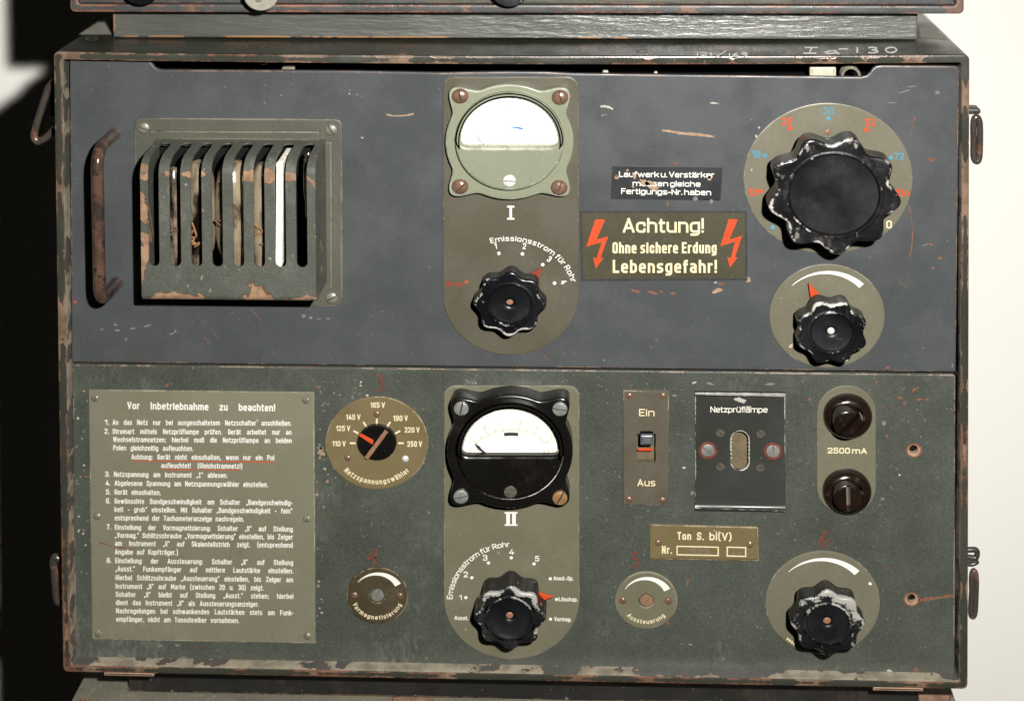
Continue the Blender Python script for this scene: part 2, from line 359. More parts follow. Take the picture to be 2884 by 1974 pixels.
def inset(p, d):
    """move a loop inwards by d (loop oriented so area > 0)"""
    n = len(p); out = []
    for i in range(n):
        a = Vector(p[i-1]); b = Vector(p[i]); c = Vector(p[(i+1) % n])
        e1 = (b-a).normalized(); e2 = (c-b).normalized()
        n1 = Vector((-e1.y, e1.x)); n2 = Vector((-e2.y, e2.x))
        m = n1+n2
        if m.length < 1e-6: m = n1
        m.normalize()
        k = d/max(0.35, m.dot(n1))
        out.append((b.x+m.x*k, b.y+m.y*k))
    return out
def plate(mb, outer, w0, w1, m, holes=(), bev=2.0, hbev=None, segs=2, px=True, mside=None, mhole=None, back=False, wearw=4.0, wearend=0.0):
    """a plate of outline 'outer' (photo pixels seen at height w1, or panel coordinates) from w0 up to w1 with rounded edges"""
    hbev = bev if hbev is None else hbev
    cv = (lambda l: [pt(u, v, w1) for u, v in l]) if px else (lambda l: list(l))
    outer = dedupe(cv(outer))
    if area(outer) < 0: outer.reverse()
    hs = []
    for h in holes:
        h = dedupe(cv(h))
        if area(h) > 0: h.reverse()
        hs.append(h)
    tops = []; last_loops = []
    for k, (lp, b, ms) in enumerate([(outer, bev, mside or m)]+[(h, hbev, mhole or mside or m) for h in hs]):
        lv = [(0, w0, 0.)]
        if w1-b-14 > w0+4: lv.append((0, w1-b-14, 0.))
        lv.append((0, w1-b, 0.8))
        if b > 0: lv += [(b*(1-math.cos(R(90*i/segs))), w1-b+b*math.sin(R(90*i/segs)), 1.) for i in range(1, segs+1)]
        if wearw > 0: lv.append((b+wearw, w1, wearend))
        prev = None; n = len(lp)
        for (d, w, wr) in lv:
            q = inset(lp, d) if d > 0 else lp
            cur = [W(x, y, w) for x, y in q]
            if prev is not None:
                mb.add(prev+cur, [[i, (i+1) % n, n+(i+1) % n, n+i] for i in range(n)], ms if w <= w1-b+1e-6 else m, [pw]*n+[wr]*n)
            prev = cur; last = q; pw = wr
        tops.append(last)
    for wz in ((w1, w0) if back else (w1,)):
        tp = tops if wz == w1 else [outer]+hs
        vs3 = [[Vector((x, -y, 0)) for x, y in lp] for lp in tp]
        tri = tessellate_polygon(vs3)
        flat_ = [W(x, y, wz) for lp in tp for x, y in lp]
        mb.add(flat_, [list(t) for t in tri], m if wz == w1 else (mside or m), [wearend]*len(flat_))
def flat(mb, poly, w, m, px=True, holes=()):
    lps = [dedupe([pt(u, v, w) for u, v in l] if px else list(l)) for l in [poly]+list(holes)]
    tri = tessellate_polygon([[Vector((x, -y, 0)) for x, y in lp] for lp in lps])
    mb.add([W(x, y, w) for lp in lps for x, y in lp], [list(t) for t in tri], m)
def ribbon(mb, pts, width, w, m, jit=0.0):
    """a painted stroke along photo-pixel points"""
    if len(pts) < 2: return
    L = []; Rr = []
    for i, p in enumerate(pts):
        a = Vector(pts[max(0, i-1)]); b = Vector(pts[min(len(pts)-1, i+1)])
        t = (b-a).normalized(); n = Vector((-t.y, t.x))
        wd_ = width*0.5*(1+random.uniform(-jit, jit))
        L.append(pt(p[0]+n.x*wd_, p[1]+n.y*wd_, w)); Rr.append(pt(p[0]-n.x*wd_, p[1]-n.y*wd_, w))
    k = len(pts)
    mb.add([W(x, y, w) for x, y in L+Rr], [[i, i+1, k+i+1, k+i] for i in range(k-1)], m)
def blob(mb, u, v, ru, rv, w, m, rot=0, n=14, rough=0.35):
    ps = []
    for i in range(n):
        a = 2*math.pi*i/n; k = 1+random.uniform(-rough, rough)
        x = ru*k*math.cos(a); y = rv*k*math.sin(a)
        c, s_ = math.cos(R(rot)), math.sin(R(rot))
        ps.append((u+x*c-y*s_, v+x*s_+y*c))
    flat(mb, ps, w, m)
def lathe(mb, c, prof, m, K=0.9, n=56, px=None):
    """revolve a profile [(radius, w)] about the axis through panel point c"""
    rings = []
    for r, w in prof:
        if r <= 1e-6: rings.append([W(c[0], c[1], w)])
        else: rings.append([W(c[0]+r*math.cos(2*math.pi*i/n), c[1]-K*r*math.sin(2*math.pi*i/n), w) for i in range(n)])
    for a, b in zip(rings, rings[1:]):
        if len(a) == 1 and len(b) == 1: continue
        if len(b) == 1: mb.add(a+b, [[i, (i+1) % n, n] for i in range(n)], m)
        elif len(a) == 1: mb.add(b+a, [[i, (i+1) % n, n] for i in range(n)], m)
        else: mb.add(a+b, [[i, (i+1) % n, n+(i+1) % n, n+i] for i in range(n)], m)
def tube(mb, path, r, m, n=12, caps=True):
    """path: world points"""
    path = [Vector(p) for p in path]
    rings = []; up = None
    for i, p in enumerate(path):
        t = (path[min(i+1, len(path)-1)]-path[max(i-1, 0)]).normalized()
        if up is None:
            up = t.orthogonal().normalized()
        up = (up-t*up.dot(t)).normalized(); sd = t.cross(up)
        rings.append([p+(up*math.cos(2*math.pi*k/n)+sd*math.sin(2*math.pi*k/n))*r for k in range(n)])
    for a, b in zip(rings, rings[1:]):
        mb.add(a+b, [[i, (i+1) % n, n+(i+1) % n, n+i] for i in range(n)], m)
    if caps:
        mb.add(rings[0], [list(range(n))], m); mb.add(rings[-1], [list(range(n))], m)
def spline(ps, n=10):
    ps = [Vector(p) for p in ps]; out = []
    q = [ps[0]]+ps+[ps[-1]]
    for i in range(1, len(q)-2):
        for k in range(n):
            t = k/n; a, b, c, d = q[i-1], q[i], q[i+1], q[i+2]
            out.append(0.5*((2*b)+(c-a)*t+(2*a-5*b+4*c-d)*t*t+(3*b-a-3*c+d)*t**3))
    out.append(ps[-1]); return out
def box(mb, X0, X1, D0, D1, w0, w1, m):
    v = [W(x, d, w) for w in (w0, w1) for d in (D0, D1) for x in (X0, X1)]
    mb.add(v, [[0, 1, 3, 2], [4, 5, 7, 6], [0, 1, 5, 4], [2, 3, 7, 6], [0, 2, 6, 4], [1, 3, 7, 5]], m)
def bbox(mb, X0, X1, D0, D1, w0, w1, m, bev=4):
    """box whose front edges are rounded"""
    plate(mb, [(X0, D0), (X1, D0), (X1, D1), (X0, D1)], w0, w1, m, bev=bev, px=False, back=True, segs=3)

def screw(parent, u, v, w, r, ang=0, dome=0.5, m='copper', ms='slotdark', slot=0.16, K=0.9, name='screw', h=None, shaft=6):
    """slotted screw head seated at height w (photo pixels at the head)"""
    top = w+(h if h is not None else r*0.5)
    c = pt(u, v, w+(top-w)*0.6)
    mb = MB(); hs = r*slot; rows = 7; cols = 12
    ca, sa = math.cos(R(ang)), math.sin(R(ang))
    def loc(x, y, ww):
        X = x*ca-y*sa; Y = x*sa+y*ca
        return W(c[0]+X, c[1]-K*Y, ww)
    rim = w+(top-w)*(1-dome)
    for sgn in (1, -1):
        g = []
        for i in range(rows+1):
            q = hs+(r-hs)*math.sin(math.pi/2*i/rows)
            hw = math.sqrt(max(0, r*r-q*q)) if i < rows else 0
            row = []
            for j in range(cols+1):
                x = hw*math.sin(math.pi/2*(-1+2*j/cols))
                rr = min(1, math.hypot(x, q)/r)
                row.append((x, sgn*q, rim+(top-rim)*math.sqrt(max(0, 1-rr*rr)) if rr < 0.999 else rim))
            g.append(row)
        vs_ = [loc(*p) for row in g for p in row]; n = cols+1
        mb.add(vs_, [[i*n+j, i*n+j+1, (i+1)*n+j+1, (i+1)*n+j] for i in range(rows) for j in range(cols)], m)
        edge = [g[0][j] for j in range(n)]
        mb.add([loc(*p) for p in edge]+[loc(p[0], p[1], w+(rim-w)*0.4) for p in edge], [[j, j+1, n+j+1, n+j] for j in range(cols)], m)
    lathe(mb, c, [(r, w-shaft), (r, rim)], m, K, 28)
    lathe(mb, c, [(0, w+(rim-w)*0.45), (r*0.985, w+(rim-w)*0.45)], ms, K, 28)
    return mb.build(name, parent)

# ------------------------------------------------------------------ lettering: an engraver's stroke alphabet, cap height 10
X_ = 7.0
def _b(w_, *st): return (w_, list(st))
_O = lambda t, r=2.0, y0=0, x0=0, x1=1: [(x0+(x1-x0)/2, y0, 0), (x1, y0, r), (x1, t, r), (x0, t, r), (x0, y0, r), 'C']
_N = [(0, 4.6), (0, X_, 2.0), (1, X_, 2.0), (1, 0)]
_a = [[(.12, X_), (1, X_, 1.9), (1, 0)], [(1, 3.9), (0, 3.9, 1.6), (0, 0, 1.6), (1, 0)]]
_u = [[(0, X_), (0, 0, 2), (1, 0, 2), (1, 2.2)], [(1, 0), (1, X_)]]
_uml = [[(.16, 9.0), (.16, 9.5)], [(.84, 9.0), (.84, 9.5)]]
_bowl = [(.5, 5.3), (1, 5.3, 1.8), (1, 0, 1.8), (0, 0)]
GL = {
 'a': _b(4.0, *_a), 'ä': _b(4.0, *_a, *_uml), 'b': _b(4.1, [(0, 0), (0, 10)], [(0, X_), (1, X_, 2), (1, 0, 2), (0, 0)]),
 'c': _b(3.8, [(1, 5.2), (1, X_, 2), (0, X_, 2), (0, 0, 2), (1, 0, 2), (1, 1.8)]), 'd': _b(4.1, [(1, 0), (1, 10)], [(1, X_), (0, X_, 2), (0, 0, 2), (1, 0)]),
 'e': _b(4.0, [(0, 3.5), (1, 3.5), (1, X_, 2), (0, X_, 2), (0, 0, 2), (.9, 0)]), 'f': _b(2.1, [(.3, 0), (.3, 10, 1.8), (1, 10)], [(0, X_), (1, X_)]),
 'g': _b(4.1, [(1, X_), (0, X_, 2), (0, 0, 2), (1, 0)], [(1, X_), (1, -2.5, 2), (.08, -2.5)]), 'h': _b(4.1, [(0, 0), (0, 10)], _N),
 'i': _b(0, [(.5, 0), (.5, X_)], [(.5, 9.0), (.5, 9.5)]), 'k': _b(4.0, [(0, 0), (0, 10)], [(1, X_), (.02, 2.8)], [(.42, 4.3), (1, 0)]), 'l': _b(0, [(.5, 0), (.5, 10)]),
 'm': _b(7.4, [(0, 0), (0, X_)], [(0, 4.6), (0, X_, 1.8), (.5, X_, 1.8), (.5, 0)], [(.5, 4.6), (.5, X_, 1.8), (1, X_, 1.8), (1, 0)]), 'n': _b(4.1, [(0, 0), (0, X_)], _N),
 'o': _b(4.1, _O(X_)), 'p': _b(4.1, [(0, -2.5), (0, X_)], [(0, X_), (1, X_, 2), (1, 0, 2), (0, 0)]), 'r': _b(2.2, [(0, 0), (0, X_)], [(0, 4.4), (0, X_, 2.), (1, X_)]),
 's': _b(3.7, [(.92, X_), (0, X_, 1.7), (0, 3.6, 1.5), (1, 3.4, 1.5), (1, 0, 1.7), (.05, 0)]), 't': _b(2.1, [(.3, 9.2), (.3, 0, 1.7), (1, 0)], [(0, X_), (1, X_)]),
 'u': _b(4.1, *_u), 'ü': _b(4.1, *_u, *_uml), 'v': _b(4.2, [(0, X_), (.5, 0), (1, X_)]), 'w': _b(6.8, [(0, X_), (.25, 0), (.5, X_), (.75, 0), (1, X_)]), 'z': _b(3.7, [(0, X_), (1, X_), (0, 0), (1, 0)]),
 'ö': _b(4.1, _O(X_), *_uml), 'ß': _b(4.2, [(0, 0), (0, 10, 2), (.92, 10, 1.8), (.92, 5.6, 1.5), (.45, 5.6)], [(.45, 5.6), (1, 5.6, 1.8), (1, 0, 1.8), (.4, 0)]),
 'A': _b(4.9, [(0, 0), (.5, 10), (1, 0)], [(.2, 2.9), (.8, 2.9)]), 'B': _b(4.4, [(0, 0), (0, 10), (.93, 10, 1.8), (.93, 5.3, 1.5), (0, 5.3)], [(0, 0), (1, 0, 1.8), (1, 5.3, 1.8), (.4, 5.3)]),
 'D': _b(4.4, [(0, 0), (0, 10)], [(0, 10), (1, 10, 2.2), (1, 0, 2.2), (0, 0)]), 'E': _b(3.7, [(1, 10), (0, 10), (0, 0), (1, 0)], [(0, 5.2), (.86, 5.2)]), 'F': _b(3.6, [(1, 10), (0, 10), (0, 0)], [(0, 5.2), (.86, 5.2)]),
 'G': _b(4.3, [(1, 7.8), (1, 10, 2), (0, 10, 2), (0, 0, 2), (1, 0, 2), (1, 4.7), (.5, 4.7)]), 'H': _b(4.4, [(0, 0), (0, 10)], [(1, 0), (1, 10)], [(0, 5.2), (1, 5.2)]), 'I': _b(0, [(.5, 0), (.5, 10)]),
 'K': _b(4.5, [(0, 0), (0, 10)], [(1, 10), (.02, 4.2)], [(.36, 6.0), (1, 0)]), 'L': _b(3.6, [(0, 10), (0, 0), (1, 0)]), 'M': _b(5.8, [(0, 0), (0, 10), (.5, 3), (1, 10), (1, 0)]), 'N': _b(4.5, [(0, 0), (0, 10), (1, 0), (1, 10)]),
 'O': _b(4.4, _O(10, 2.2)), 'P': _b(4.3, [(0, 0), (0, 10)], [(0, 10), (1, 10, 2), (1, 4.5, 2), (0, 4.5)]), 'R': _b(4.4, [(0, 0), (0, 10)], [(0, 10), (1, 10, 2), (1, 4.7, 2), (0, 4.7)], [(.5, 4.7), (1, 0)]),
 'S': _b(4.2, [(1, 8), (1, 10, 2), (0, 10, 2), (0, 5.3, 1.8), (1, 4.9, 1.8), (1, 0, 2), (0, 0, 2), (0, 2)]), 'T': _b(4.2, [(0, 10), (1, 10)], [(.5, 10), (.5, 0)]), 'V': _b(4.8, [(0, 10), (.5, 0), (1, 10)]),
 'W': _b(7.2, [(0, 10), (.25, 0), (.5, 10), (.75, 0), (1, 10)]), 'Z': _b(4.2, [(0, 10), (1, 10), (0, 0), (1, 0)]),
 '0': _b(4.0, _O(10, 2.1)), '1': _b(1.9, [(0, 8), (1, 10), (1, 0)]), '2': _b(4.0, [(0, 8), (0, 10, 2), (1, 10, 2), (1, 5.6, 1.5), (0, 1.0, .6), (0, 0), (1, 0)]),
 '3': _b(4.0, [(0, 8.2), (0, 10, 2), (1, 10, 2), (1, 5.3, 1.6), (.4, 5.3)], [(.4, 5.3), (1, 5.3, 1.8), (1, 0, 2), (0, 0, 2), (0, 1.8)]), '4': _b(4.2, [(.62, 10), (0, 2.5), (1.08, 2.5)], [(.78, 5), (.78, 0)]),
 '5': _b(4.0, [(.95, 10), (.05, 10), (.05, 5.7), (.35, 6.1, .5), (1, 6.1, 2), (1, 0, 2), (0, 0, 2), (0, 1.8)]), '6': _b(4.0, [(1, 8.5), (1, 10, 2), (0, 10, 2), (0, 0, 2), (1, 0, 2), (1, 5.8, 2), (0, 5.8, 1.2), (0, 4.6)]),
 '7': _b(4.0, [(0, 10), (1, 10), (.35, 0)]), '8': _b(4.0, _O(10, 1.8, 5.3, .05, .95), _O(5.3, 1.8)), '9': _b(4.0, [(0, 1.5), (0, 0, 2), (1, 0, 2), (1, 10, 2), (0, 10, 2), (0, 4.2, 2), (1, 4.2, 1.2), (1, 5.4)]),
 '.': _b(0, [(.5, 0), (.5, .05)]), ':': _b(0, [(.5, 0), (.5, .05)], [(.5, 5.4), (.5, 5.45)]), ',': _b(0.4, [(1, 0), (.2, -1.2)]), ';': _b(0.4, [(1, 0), (.2, -1.2)], [(.7, 5.4), (.7, 5.45)]),
 '!': _b(0, [(.5, 10), (.5, 3.2)], [(.5, 0), (.5, .05)]), '-': _b(2.0, [(0, 3.7), (1, 3.7)]), '(': _b(1.3, [(1, 11), (0, 8.6, 2.5), (0, .6, 2.5), (1, -1.8)]), ')': _b(1.3, [(0, 11), (1, 8.6, 2.5), (1, .6, 2.5), (0, -1.8)]),
 '„': _b(2.2, [(.25, .3), (0, -1.3)], [(1, .3), (.75, -1.3)]), '”': _b(2.2, [(.25, 10), (0, 8.3)], [(1, 10), (.75, 8.3)]), '|': _b(0, [(.5, -2), (.5, 11)]),
 'Ⅱ': _b(5.0, [(0, 10), (1, 10)], [(.3, 10), (.3, 0)], [(.7, 10), (.7, 0)], [(0, 0), (1, 0)]), 'Ⅰ': _b(2.6, [(0, 10), (1, 10)], [(.5, 10), (.5, 0)], [(0, 0), (1, 0)]),
}
def _round(pts):
    """polyline with rounded corners"""
    closed = pts[-1] == 'C'
    pts = [p for p in pts if p != 'C']
    out = []; n = len(pts)
    for i, p in enumerate(pts):
        r = p[2] if len(p) > 2 else 0
        c = Vector(p[:2])
        if r <= 0 or (not closed and i in (0, n-1)): out.append(c); continue
        a = Vector(pts[i-1][:2])-c; b = Vector(pts[(i+1) % n][:2])-c
        d = min(r, a.length*0.5, b.length*0.5)
        p0 = c+a.normalized()*d; p1 = c+b.normalized()*d
        for k in range(6):
            t = k/5; e = 0.552
            h0 = p0+(c-p0)*e; h1 = p1+(c-p1)*e
            out.append(p0*(1-t)**3+h0*3*t*(1-t)**2+h1*3*t*t*(1-t)+p1*t**3)
    q = []
    for p in out:
        if not q or (p-q[-1]).length > 1e-3: q.append(p)
    return q, closed
_gl = {}
def glyph(ch, sw, f):
    """(strokes as quads with a level each, advance without spacing), units of 1/10 cap height"""
    k = (ch, round(sw, 2), round(f, 3))
    if k in _gl: return _gl[k]
    wd_, strokes = GL[ch]
    cw = wd_*f; quads = []
    parts = []
    for st in strokes:                          # break strokes at acute corners
        cur = [st[0]]
        for a, p, b in zip(st, st[1:], st[2:]):
            cur.append(p)
            if 'C' in (a, p, b) or (len(p) > 2 and p[2] > 0): continue
            e1 = Vector(((p[0]-a[0])*cw, p[1]-a[1])).normalized(); e2 = Vector(((b[0]-p[0])*cw, b[1]-p[1])).normalized()
            if e1.dot(e2) < -0.15: parts.append((cur, True)); cur = [p]
        cur.append(st[-1]); parts.append((cur, False))
    for li, (st, _) in enumerate(parts):
        P0 = []
        for p in st:
            if p == 'C': P0.append(p); continue
            y = p[1]*(10-sw)/10+sw/2
            r = p[2]*min(1, 0.35+0.65*f) if len(p) > 2 else 0
            P0.append((p[0]*cw+sw/2, y, r))
        pl, closed = _round(P0)
        if not closed:
            pl[0] = pl[0]+(pl[0]-pl[1]).normalized()*sw/2; pl[-1] = pl[-1]+(pl[-1]-pl[-2]).normalized()*sw/2
        n = len(pl); Lf, Rt = [], []
        for i in range(n):
            a = pl[i-1] if (closed or i > 0) else None; b = pl[(i+1) % n] if (closed or i < n-1) else None
            t1 = (pl[i]-a).normalized() if a is not None else None; t2 = (b-pl[i]).normalized() if b is not None else None
            if t1 is None: t1 = t2
            if t2 is None: t2 = t1
            m = Vector((-t1.y, t1.x))+Vector((-t2.y, t2.x))
            if m.length < 1e-4: m = Vector((-t1.y, t1.x))
            m.normalize()
            q = min(1.7, 1/max(.3, m.dot(Vector((-t1.y, t1.x)))))*sw/2
            Lf.append(pl[i]+m*q); Rt.append(pl[i]-m*q)
        for i in range(n if closed else n-1):
            j2 = (i+1) % n
            quads.append((li, (Lf[i], Lf[j2], Rt[j2], Rt[i])))
    _gl[k] = (quads, cw+sw)
    return _gl[k]
def SW(off): return 1.15+off*22
def put(mb, ch, sw, f, fn, m, w):
    """draw one glyph; fn maps glyph units (tenths of cap height) to photo pixels"""
    quads, adv = glyph(ch, sw, f)
    vs_ = []; fs_ = []
    for qi, (li, q) in enumerate(quads):
        b = len(vs_); wq = w+0.025*qi          # strokes that cross lie a hair above each other
        for p in q:
            u, v = fn(p.x, p.y); vs_.append(W(*pt(u, v, wq), wq))
        fs_.append([b, b+1, b+2, b+3])
    mb.add(vs_, fs_, m)
def serif_I(x, h, wd_):
    t = h*0.13; s_ = wd_*0.34; c = x+wd_/2
    return [(x, 0), (x+wd_, 0), (x+wd_, t), (c+s_/2, t), (c+s_/2, h-t), (x+wd_, h-t), (x+wd_, h), (x, h), (x, h-t), (c-s_/2, h-t), (c-s_/2, t), (x, t)]
def text(mb, s, x0, x1, y0, y1, cap, m, w, off=0.02, cond=None, track=0.0):
    """one line set between photo pixels x0..x1 on the baseline y0..y1; with 'cond' the letters keep that width and the gaps fill the line"""
    sw = SW(off); k = cap/10; L = (x1-x0)/k
    sp = 0.62*sw+track*10
    words = [q for q in s.split(' ') if q]
    nl = sum(len(q) for q in words); cwt = sum(GL[c][0] for q in words for c in q)
    fixed = nl*sw+sum(len(q)-1 for q in words)*sp
    ng = len(words)-1
    if cond is None or ng == 0:
        f = (L-fixed-ng*3.4)/max(.01, cwt); gap = 3.4
        f2 = max(.55, min(1.75, f))
        if f2 != f and nl > 1: sp += (L-fixed-ng*3.4-f2*cwt)/(nl-1+ng)
        f = f2
    else:
        f = cond; gap = (L-fixed-f*cwt)/ng
        if gap < 2.4: f = (L-fixed-ng*2.4)/cwt; gap = 2.4
    x = 0.0
    for q in words:
        for c in q:
            put(mb, c, sw, f, lambda gx, gy, x=x: (x0+(x+gx)*k, y0+(y1-y0)*(x+gx)/max(L, .01)-gy*k), m, w)
            x += GL[c][0]*f+sw+sp
        x += gap-sp
def arctext(mb, s, u, v, r, a0, a1, cap, m, w, off=0.02, K=0.9, bottom=False, cond=0.8):
    sw = SW(off); k = cap/10
    rm = r+(-cap*.35 if bottom else cap*.35)
    L = rm*abs(R(a1-a0))/k
    adv = [0.0 if c == ' ' else GL[c][0] for c in s]
    nl = sum(c != ' ' for c in s); ns = len(s)-nl
    sp = .62*sw
    f = min(cond, (L-nl*sw-(nl-1)*sp-ns*3.0)/sum(adv))
    sp = (L-nl*sw-f*sum(adv)-ns*3.0)/(nl-1)
    pos = 0.0; sg = 1 if a1 > a0 else -1
    for c, ad in zip(s, adv):
        if c == ' ': pos += 3.0; continue
        gw = ad*f+sw
        a = R(a0+(a1-a0)*(pos+gw/2)/L)
        def fn(gx, gy):
            t = (gx-gw/2)*k; h = gy*k
            rr = r-h if bottom else r+h
            tx, ty = (-math.sin(a), math.cos(a)) if bottom else (math.sin(a), -math.cos(a))
            return (u+rr*math.cos(a)+t*tx, v-K*(rr*math.sin(a)+t*ty))
        put(mb, c, sw, f, fn, m, w)
        pos += gw+sp
def rtext(mb, s, u, v, cap, rot, m, w, off=0.02, cond=0.9):
    """short text centred on (u, v), turned by rot degrees"""
    sw = SW(off); k = cap/10; sp = .7*sw
    tot = sum(GL[c][0]*cond+sw for c in s)+sp*(len(s)-1); x = -tot/2
    ca, sa = math.cos(R(rot)), math.sin(R(rot))
    for c in s:
        put(mb, c, sw, cond, lambda gx, gy, x=x: (u+((x+gx)*ca-(gy-5)*sa)*k, v-((x+gx)*sa+(gy-5)*ca)*k), m, w)
        x += GL[c][0]*cond+sw+sp
def dot(mb, u, v, r, w, m, K=0.95): flat(mb, ell(u, v, r, K, 18), w, m)

HAND = {
 '0': [[(.5, 1), (.15, .8), (.05, .45), (.25, .08), (.55, 0), (.9, .25), (.95, .6), (.75, .92), (.5, 1)]],
 '1': [[(.35, .8), (.55, 1), (.5, 0)]], '2': [[(.05, .8), (.4, 1), (.8, .8), (.6, .45), (.1, .02), (.9, .05)]],
 '3': [[(.1, .88), (.45, 1), (.8, .85), (.75, .65), (.4, .52), (.8, .4), (.92, .2), (.6, .02), (.1, .06)]],
 '4': [[(.45, 1), (.05, .4), (.8, .5)], [(.85, .98), (.6, 0)]], '5': [[(.85, 1), (.3, .95), (.2, .6), (.6, .62), (.85, .4), (.7, .1), (.3, .02), (.1, .1)]],
 '6': [[(.75, 1), (.35, .7), (.1, .3), (.2, .05), (.6, .0), (.85, .2), (.65, .42), (.25, .3)]],
 '9': [[(.85, .75), (.5, 1), (.15, .75), (.4, .5), (.85, .75), (.75, .3), (.45, 0)]],
 'a': [[(.9, .55), (.5, .6), (.1, .3), (.3, .02), (.7, .15), (.9, .55)], [(.9, .55), (.85, .1), (1.05, .05)]],
 'I': [[(.1, 1), (.95, 1)], [(.55, 1), (.4, 0)], [(0, 0), (.85, 0)]], '-': [[(0, .5), (1, .55)]], '/': [[(0, -.1), (1, 1.15)]],
}
def handstroke(ch): 
    out = []
    for s_ in HAND[ch]:
        v3 = [Vector((a, b, 0)) for a, b in s_]
        out.append([(p.x, p.y) for p in (spline(v3, 5) if len(v3) > 2 and ch not in 'I1' else v3)])
    return out
def hand(mb, ch, u0, v0, u1, v1, width, w, m, jit=0.5):
    for s_ in handstroke(ch):
        ribbon(mb, [(u0+(u1-u0)*a, v1+(v0-v1)*b) for a, b in s_], width, w, m, jit)

# ------------------------------------------------------------------ the setting: the wall behind
WALLW = -2250
mb = MB(); box(mb, -9000, 7000, -4000, 7000, WALLW-300, WALLW, 'wallpaint')
wall = mb.build('wall', None, smooth=False); wall['kind'] = 'structure'

# ------------------------------------------------------------------ the amplifier
XL, XR, DT, DB = -1550.0, 1033.0, 999.0, 2797.0
amp = empty('amplifier', W((XL+XR)/2, DB+8, -600), 'dark grey field amplifier in a chipped steel case with two meters and black knobs', 'amplifier')

def caseloop(x0, x1, d0, d1, r, sag=0.0):
    pl = []
    N = 24
    for i in range(N+1):
        t = i/N; pl.append((x0+r+(x1-x0-2*r)*t, d0+sag*math.sin(math.pi*t)**0.8 if 0 < t < 1 else d0))
    for (cx, cy, a) in ((x1-r, d0+r, -90), (x1-r, d1-r, 0), (x0+r, d1-r, 90), (x0+r, d0+r, 180)):
        for i in range(1, 6):
            t = R(a+90*i/6); pl.append((cx+r*math.cos(t), cy+r*math.sin(t)))
        if a == -90: pl.append((x1, d0+r)); pl.append((x1, d1-r))
        if a == 0: pl.append((x1-r, d1)); pl.append((x0+r, d1))
        if a == 90: pl.append((x0, d1-r)); pl.append((x0, d0+r))
    return pl
mb = MB()
plate(mb, caseloop(XL, XR, DT, DB, 15, 8), -1200, 35, 'case', holes=[caseloop(XL+23, XR-21, DT+22, DB-19, 9, 9)], bev=3, hbev=2, px=False, segs=2, mhole='ledge', wearw=5, wearend=0.6)
box(mb, XL+1, XR-1, DT+9, DB-1, -1199, -1185, 'case')
def topD(X):
    t = min(1, max(0, (X-XL-15)/(XR-XL-30))); return DT+8*math.sin(math.pi*t)**0.8-0.5
def ontop(u, v):
    D = DT
    for _ in range(3):
        X, w = ptD(u, v, D); D = topD(X)
    return W(X, D, w)
# pale grey patches and hand-painted numbers on the top of the case
def topstroke(ch, u0, v0, u1, v1, width):
    for s_ in handstroke(ch):
        pts = [(u0+(u1-u0)*a, v1+(v0-v1)*b) for a, b in s_]
        D = DT-1.2
        L = []; Rr = []
        for i, p in enumerate(pts):
            a = Vector(pts[max(0, i-1)]); b = Vector(pts[min(len(pts)-1, i+1)]); t = (b-a).normalized(); n = Vector((-t.y, t.x))
            h = width/2*random.uniform(.8, 1.2)
            for lst, sg in ((L, 1), (Rr, -1)):
                X, w = ptD(p[0]+n.x*h*sg, p[1]+n.y*h*sg, D); lst.append(ontop(p[0]+n.x*h*sg, p[1]+n.y*h*sg))
        k = len(pts); mb.add(L+Rr, [[i, i+1, k+i+1, k+i] for i in range(k-1)], 'chalk')
for ch, a, b, c, d in (('I', 2262, 135, 2306, 151), ('a', 2320, 139, 2362, 152), ('-', 2362, 137, 2388, 141), ('1', 2406, 134, 2422, 150), ('3', 2442, 134, 2475, 150), ('0', 2493, 134, 2526, 149)):
    topstroke(ch, a, b, c, d, 4.2)
for ch, a, b, c, d in (('1', 1958, 148, 1970, 159), ('2', 1972, 148, 1994, 159), ('1', 1996, 148, 2008, 159), ('/', 2014, 146, 2046, 161), ('1', 2048, 150, 2060, 161), ('6', 2062, 150, 2082, 161), ('9', 2086, 149, 2108, 160)):
    topstroke(ch, a, b, c, d, 3.0)
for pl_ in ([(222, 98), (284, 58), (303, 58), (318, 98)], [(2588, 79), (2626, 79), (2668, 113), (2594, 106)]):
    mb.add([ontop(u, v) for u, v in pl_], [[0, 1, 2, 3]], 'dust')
for (u, v, a_, b_2) in ((258, 110, 17, 5), (752, 136, 17, 6), (684, 134, 14, 5), (1808, 145, 17, 5), (2197, 145, 16, 5), (1052, 139, 16, 4)):
    q = []
    for rr_ in (1.0, .82):
        q += [ontop(u+a_*rr_*math.cos(2*math.pi*i/20), v+b_2*rr_*math.sin(2*math.pi*i/20)) for i in range(20)]
    mb.add(q, [[i, (i+1) % 20, 20+(i+1) % 20, 20+i] for i in range(20)], 'wearpale')
case = mb.build('case', amp)

# black works behind the panels
mb = MB(); box(mb, XL+60, XR-60, 1100, DB-60, -1150, -34, 'black')
chassis = mb.build('chassis', amp, smooth=False)

# bits seen through the slit above the upper panel
mb = MB(); plate(mb, rrect(2281, 190, 2355, 230, 5), -60, -42, 'porcelain', bev=3); mb.build('terminal_block', amp)
mb = MB()
for k in range(4):
    c = pt(2397, 216, -20); ps = [W(c[0]+24*math.cos(R(a)), c[1]-24*math.sin(R(a)), -20-k*9-a/360*9) for a in range(0, 360, 15)]
    tube(mb, ps, 4.5*S, 'zinc', 8)
mb.build('coil_spring', amp)
for (a, b, c, d) in ((794, 190, 832, 216), (1697, 200, 1717, 220), (1842, 203, 1856, 222), (736, 170, 754, 184)):
    mb = MB(); plate(mb, quad_round([(a, b), (c-4, b), (c, d), (a-4, d)], 4), -40, -26, 'zinc', bev=2); mb.build('terminal_tab', amp)

